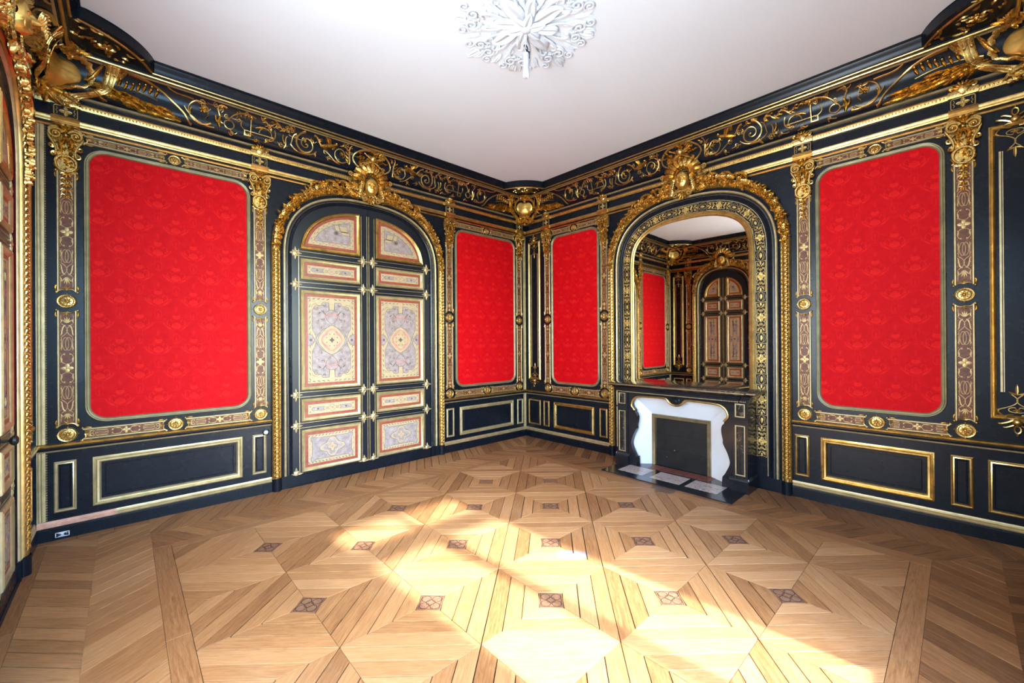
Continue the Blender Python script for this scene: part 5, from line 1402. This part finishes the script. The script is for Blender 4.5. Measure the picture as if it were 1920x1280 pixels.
    # trophy in the ring
    for k in range(80):
        a = rnd.uniform(0, 2 * pi); r = rnd.uniform(0.02, 0.17); x, z = x_c + r * cos(a), 3.975 + 0.55 * r * sin(a); b = a + rnd.uniform(-0.6, 0.6); l = rnd.uniform(0.03, 0.06)
        lf.leaf([(x + cos(b) * t, min(4.068, max(3.825, z + sin(b) * t * 0.8))) for t in (0, l * 0.4, l * 0.8, l)], 0.024, 0.004, rnd.uniform(0.02, 0.05))
    lf.dome(x_c, 3.985, 0.055, 0.050, 0.07, 0.0, 12, 4)
    for a in (0.6, 0.8, 2.4): lf.tube2([(x_c - 0.17 * cos(a), 3.975 - 0.11 * sin(a)), (x_c + 0.17 * cos(a), 3.975 + 0.085 * sin(a))], 0.007, 0.03, 5)
    o = part('frieze_scrollwork', m, ROOT[w + 'cornice'], 'gilt'); part('frieze_foliage', lf, ROOT[w + 'cornice'], 'gilt_carved')
frieze('A', 2.875, LA); frieze('B', 2.893, LB); frieze('C', 2.893, LB)

# ================================================================== CORNER CARTOUCHES
def cartouche(ox, oy, rot, label):
    t = thing('corner_cartouche', None, 0, label, 'cartouche', 'gilded cartouches in the cornice corners')
    t.location = (ox, oy, 0); t.rotation_euler = (0, 0, rot)
    sm = lambda x: sqrt(x * x + 0.004) - 0.063
    fz_ = lambda z: 1.414 * dprof(min(4.10, z))
    mp = lambda x, z, d: (x, -(fz_(z) + 0.030 + 1.04 * sm(x) + d), z)
    def shield():
        m = MB(); rows = []; zc = 3.945
        def R(a):   # heart-like outline
            return 0.135 * (1 + 0.10 * cos(2 * a) - 0.16 * max(0, sin(a)) * abs(sin(a)) ** 6 + 0.10 * max(0, -sin(a)) ** 8 - 0.10 * math.exp(-((sin(a) + 0.72) / 0.16) ** 2))
        for i in range(9):
            k = 1 - i / 9; rows.append([(k * R(2 * pi * j / 40) * cos(2 * pi * j / 40), zc + k * R(2 * pi * j / 40) * sin(2 * pi * j / 40), 0.03 + 0.055 * sqrt(1 - k * k)) for j in range(40)])
        m.mp = lambda x, z, d: (x, -(0.55 * fz_(z) + 0.085 + 0.75 * sm(x) + d), z)
        idx = m.grid(rows, cv=True); c = m.pt(0, zc, 0.085)
        for j in range(40): m.f.append((idx[-1][j], idx[-1][(j + 1) % 40], c))
        return m.mesh('shield', 'gilt_smooth')
    part('shield', cached('cart_shield', shield), t)
    def rim():
        m = MB(mp); zc = 3.945
        q = []
        for j in range(81):
            a = 2 * pi * j / 80; r = 0.150 * (1 + 0.08 * cos(2 * a) - 0.14 * max(0, sin(a)) ** 7 - 0.09 * math.exp(-((sin(a) + 0.72) / 0.16) ** 2) + 0.03 * sin(20 * a)); q.append((r * cos(a), zc + r * sin(a), 0.045))
        m.tube(q, 0.013, 6)
        for sx in (1, -1):
            f = (lambda p: p) if sx > 0 else mir
            for rr, dd in ((0.235, 0.05), (0.250, 0.045), (0.220, 0.045)):
                m.tube2(f([(rr * cos(a), zc + 0.02 + rr * 0.92 * sin(a)) for a in [-1.15 + 2.2 * i / 16 for i in range(17)]]), 0.012, dd, 6)
            m.tube2(f(spiral(0.115, zc + 0.20, 0.045, 0.008, 0.2, 1.4, 18)), 0.012, 0.05, 6); m.tube2(f(spiral(0.105, zc - 0.185, 0.040, 0.008, 0, -1.4, 16)), 0.011, 0.05, 6)
            m.leaf(f(bez((0.03, zc - 0.14), (0.12, zc - 0.15), (0.17, zc - 0.23), n=8)), 0.055, 0.03, 0.045); m.leaf(f(bez((0.14, zc - 0.02), (0.175, zc + 0.05), (0.16, zc + 0.13), n=8)), 0.03, 0.03, 0.04)
            m.leaf(f(bez((0.24, zc + 0.02), (0.285, zc + 0.09), (0.25, zc + 0.17), n=8)), 0.038, 0.02, 0.04); m.leaf(f(bez((0.23, zc + 0.10), (0.26, zc + 0.17), (0.19, zc + 0.22), n=8)), 0.034, 0.03, 0.04)
            m.leaf(f(bez((0.02, zc - 0.16), (0.06, zc - 0.22), (0.10, zc - 0.26), n=7)), 0.045, 0.03, 0.04)
            for k in range(4): m.dome(sx * (0.06 + 0.03 * k), zc - 0.215 - 0.012 * k, 0.014, 0.014, 0.03, 0.02, 7, 3)
        for a in (-1.2, -0.8, -0.4, 0, 0.4, 0.8, 1.2): m.leaf([(sin(a) * t_, zc + 0.13 + cos(a) * t_ * 0.8) for t_ in (0.01, 0.04, 0.07, 0.10)], 0.036, 0.05, 0.045)
        for a in (-0.7, 0, 0.7): m.leaf([(sin(a) * t_, zc - 0.17 - cos(a) * t_) for t_ in (0.01, 0.04, 0.07, 0.10)], 0.04, 0.03, 0.04)
        m.dome(0, zc + 0.125, 0.024, 0.020, 0.05, 0.07, 9, 3); m.dome(0, zc - 0.165, 0.024, 0.024, 0.05, 0.04, 9, 3); m.dome(0, zc + 0.085, 0.016, 0.016, 0.03, 0.10, 8, 3)
        return m.mesh('scrolled_rim', 'gilt_carved')
    part('scrolled_rim', cached('cart_rim', rim), t)
cartouche(0, 0, -pi / 4, 'small-looking gilded cartouche in the cornice at the far corner')
cartouche(-LA - 0.02, 0, pi / 4, 'large gilded cartouche in the cornice at the top left corner')
cartouche(0, -LB, -3 * pi / 4, 'gilded cartouche cut by the top right edge of the picture')

# ================================================================== CEILING ROSE
cr = thing('ceiling_rose', None, 0, 'white plaster ceiling rose with scrolling acanthus leaves', 'ceiling rose'); cr.location = (-2.84, -2.885, HC)
rm = lambda x, y, d: (x, y, -0.62 * d)
m = MB(rm); rnd = random.Random(4)
for k in range(8):
    a = 2 * pi * k / 8 + 0.2
    R_ = lambda p, a=a: [(x * cos(a) - y * sin(a), x * sin(a) + y * cos(a)) for x, y in p]
    big = k % 2 == 0
    m.leaf(R_(bez((0.06, 0), (0.16, 0.03), (0.26, -0.03), (0.33 if big else 0.26, 0.02), n=12)), 0.14 if big else 0.10, 0.01, 0.065)
    for sg in (1, -1):
        m.tube2(R_([(x, sg * y) for x, y in bez((0.14, 0.02), (0.30, 0.13), (0.42, 0.07), (0.35, 0.025), n=14)]), 0.012, 0.03, 6)
        m.tube2(R_(spiral(0.43, sg * 0.055, 0.055, 0.010, pi, -sg * 1.5, 20)), 0.011, 0.025, 6)
        m.tube2(R_(spiral(0.50, sg * 0.12, 0.045, 0.008, pi, sg * 1.4, 18)), 0.010, 0.02, 6)
        m.leaf(R_([(x, sg * y) for x, y in bez((0.30, 0.05), (0.40, 0.12), (0.47, 0.10), n=8)]), 0.045, 0.005, 0.03)
        m.leaf(R_([(x, sg * y) for x, y in bez((0.45, 0.02), (0.52, 0.06), (0.58, 0.03), n=8)]), 0.040, 0.005, 0.025)
        m.leaf(R_([(x, sg * y) for x, y in bez((0.36, 0.15), (0.42, 0.19), (0.50, 0.18), n=8)]), 0.035, 0.005, 0.022)
    m.leaf(R_(bez((0.48, 0), (0.55, 0.01), (0.62 if big else 0.57, 0), n=8)), 0.06, 0.005, 0.03)
    m.rosette(*R_([(0.40, 0.0)])[0], 0.03, 0.01, 0.02, 6)
    for j in range(4): m.dome(*R_([(0.24 + 0.05 * j, 0.08 + 0.01 * j)])[0], 0.010, 0.010, 0.016, 0.005, 6, 2)
part('acanthus_relief', m, cr, 'plaster_white')
m = MB(rm)
for k in range(6):
    a = 2 * pi * k / 6; m.leaf([(cos(a) * t, sin(a) * t) for t in (0.02, 0.05, 0.09, 0.13, 0.16)], 0.085, 0.05, 0.05)
m.dome(0, 0, 0.07, 0.07, 0.10, 0.0, 14, 4); part('centre_boss', m, cr, 'plaster_white')
pf = thing('pendant_fitting', None, 0, 'white cylindrical lamp fitting hanging on wires from the ceiling rose', 'light fitting'); pf.location = (-2.84, -2.885, 3.77)
m = MB(lambda x, y, h: (x, y, h)); prof = [(0.0, 0.004), (0.0, 0.022), (0.01, 0.027), (0.075, 0.027), (0.08, 0.024), (0.19, 0.024), (0.20, 0.018), (0.20, 0.004)]
m.grid([[(r * cos(a), r * sin(a), z) for a in [i * pi / 8 for i in range(16)]] for z, r in prof], cv=True); part('lamp_tube', m, pf, 'socket_white')
m = MB(lambda x, y, h: (x, y, h))
m.tube([(0, 0, 0.19), (0.012, 0.005, 0.24), (-0.005, 0.012, 0.29), (0.0, 0, 0.34)], 0.0045, 6); m.tube([(0.004, 0.004, 0.19), (-0.02, -0.006, 0.23), (-0.008, -0.012, 0.29), (0.006, 0, 0.34)], 0.004, 6)
part('wire', m, pf, 'cable')
m = MB(lambda x, y, h: (x, y, h)); m.tube([(0.02 * cos(t), 0.004 * sin(t), 0.245 + 0.022 * sin(t)) for t in [i * pi / 8 for i in range(17)]], 0.005, 6)
m.grid([[(r * cos(a) + 0.018, r * sin(a), z) for a in [i * pi / 6 for i in range(12)]] for z, r in ((0.17, 0.004), (0.17, 0.017), (0.215, 0.019), (0.215, 0.004))], cv=True); part('ceiling_hook', m, pf, 'socket_black')

# ================================================================== SOCKETS
s = thing('wall_socket', 'A', 4.069, 'small black wall socket on the blue dado just left of the double door', 'socket')
m = MB(); m.sweep(rrect(-0.030, 0.030, 0.640, 0.700, 0.006, 3), [(0, 0), (0, 0.012), (-0.006, 0.016), (-0.028, 0.016)], True, side=-1); part('plate', m, s, 'socket_black')
m = MB(); m.ring(0, 0.670, 0.018, 0.018, 0.004, 0.017, 16, 5); m.dome(0, 0.670, 0.015, 0.015, 0.004, 0.015, 12, 2); part('socket_face', m, s, 'socket_grey')
s = thing('blank_plate', 'A', 1.68, 'dark blank cover plate on the dado just right of the double door', 'socket')
m = MB(); m.sweep(rrect(-0.030, 0.030, 0.685, 0.735, 0.004, 3), [(0, 0), (0, 0.008), (-0.005, 0.010), (-0.024, 0.010)], True, side=-1); part('plate', m, s, 'lacquer_door'); m = MB(); m.dome(0, 0.71, 0.004, 0.004, 0.003, 0.010, 8, 2); part('screw', m, s, 'iron')
s = thing('baseboard_socket', 'A', 5.603, 'pale double socket cut into the blue baseboard near the left corner', 'socket')
m = MB(); m.sweep(rrect(-0.042, 0.042, 0.022, 0.062, 0.004, 3), [(0, 0.03), (0, 0.036), (-0.004, 0.038), (-0.019, 0.038)], True, side=-1); part('plate', m, s, 'socket_grey')
m = MB()
for x in (-0.020, 0.020): m.dome(x, 0.042, 0.013, 0.012, 0.002, 0.038, 10, 2)
part('socket_hole', m, s, 'socket_black')

# ================================================================== WINDOW BEHIND THE CAMERA, TWO ADDED FILL WINDOWS
def window(n, u, hx, w='D'):
    wn_ = thing('window_%d' % n, w, u, kind='structure')
    m = MB()
    for sx in (-1, 1): m.box(*sorted((sx * hx, sx * (hx - 0.075))), WZ0, WZ1, -0.14, -0.06)
    m.box(-hx, hx, WZ1 - 0.10, WZ1, -0.14, -0.06); m.box(-hx, hx, 2.74, 2.92, -0.15, -0.05); m.box(-0.062, 0.062, WZ0, 2.74, -0.15, -0.05); m.box(-0.04, 0.04, 2.92, WZ1, -0.14, -0.06); m.box(-hx, hx, WZ0, 0.14, -0.14, -0.06)
    part('window_frame', m, wn_, 'window_paint', False)
    for sx in (-1, 1):
        a, b = sorted((sx * 0.062, sx * (hx - 0.075)))
        q = MB(); q.box(a, b, 0.14, 0.70, -0.12, -0.08); part('lower_panel', q, wn_, 'window_paint', False)
        q = MB(); q.box(a, b, 0.70, 2.74, -0.105, -0.101); part('window_pane', q, wn_, 'window_pane', False)
        q = MB(); q.box(a, b, 2.92, WZ1 - 0.10, -0.105, -0.101); part('window_pane', q, wn_, 'window_pane', False)
    return wn_
window(1, 3.04, (WX1 - WX0) / 2)
w2_ = window(2, 4.92, (VX1 - VX0) / 2)  # made-up window, added to house the blue fill lamp
# added unseen slab that blocks the sun from the made-up second window
q = MB(); q.box(-0.64, 0.64, WZ0 - 0.05, WZ1 + 0.05, -0.42, -0.36); part('added_light_blocker', q, w2_, 'window_paint', False)
w3_ = window(3, 3.75, (UX1 - UX0) / 2, 'C')  # made-up window, added to house the side fill lamp
q = MB(); q.box(-0.72, 0.72, WZ0 - 0.05, WZ1 + 0.05, -0.42, -0.36); part('added_light_blocker', q, w3_, 'window_paint', False)  # added unseen slab closing off the made-up side window
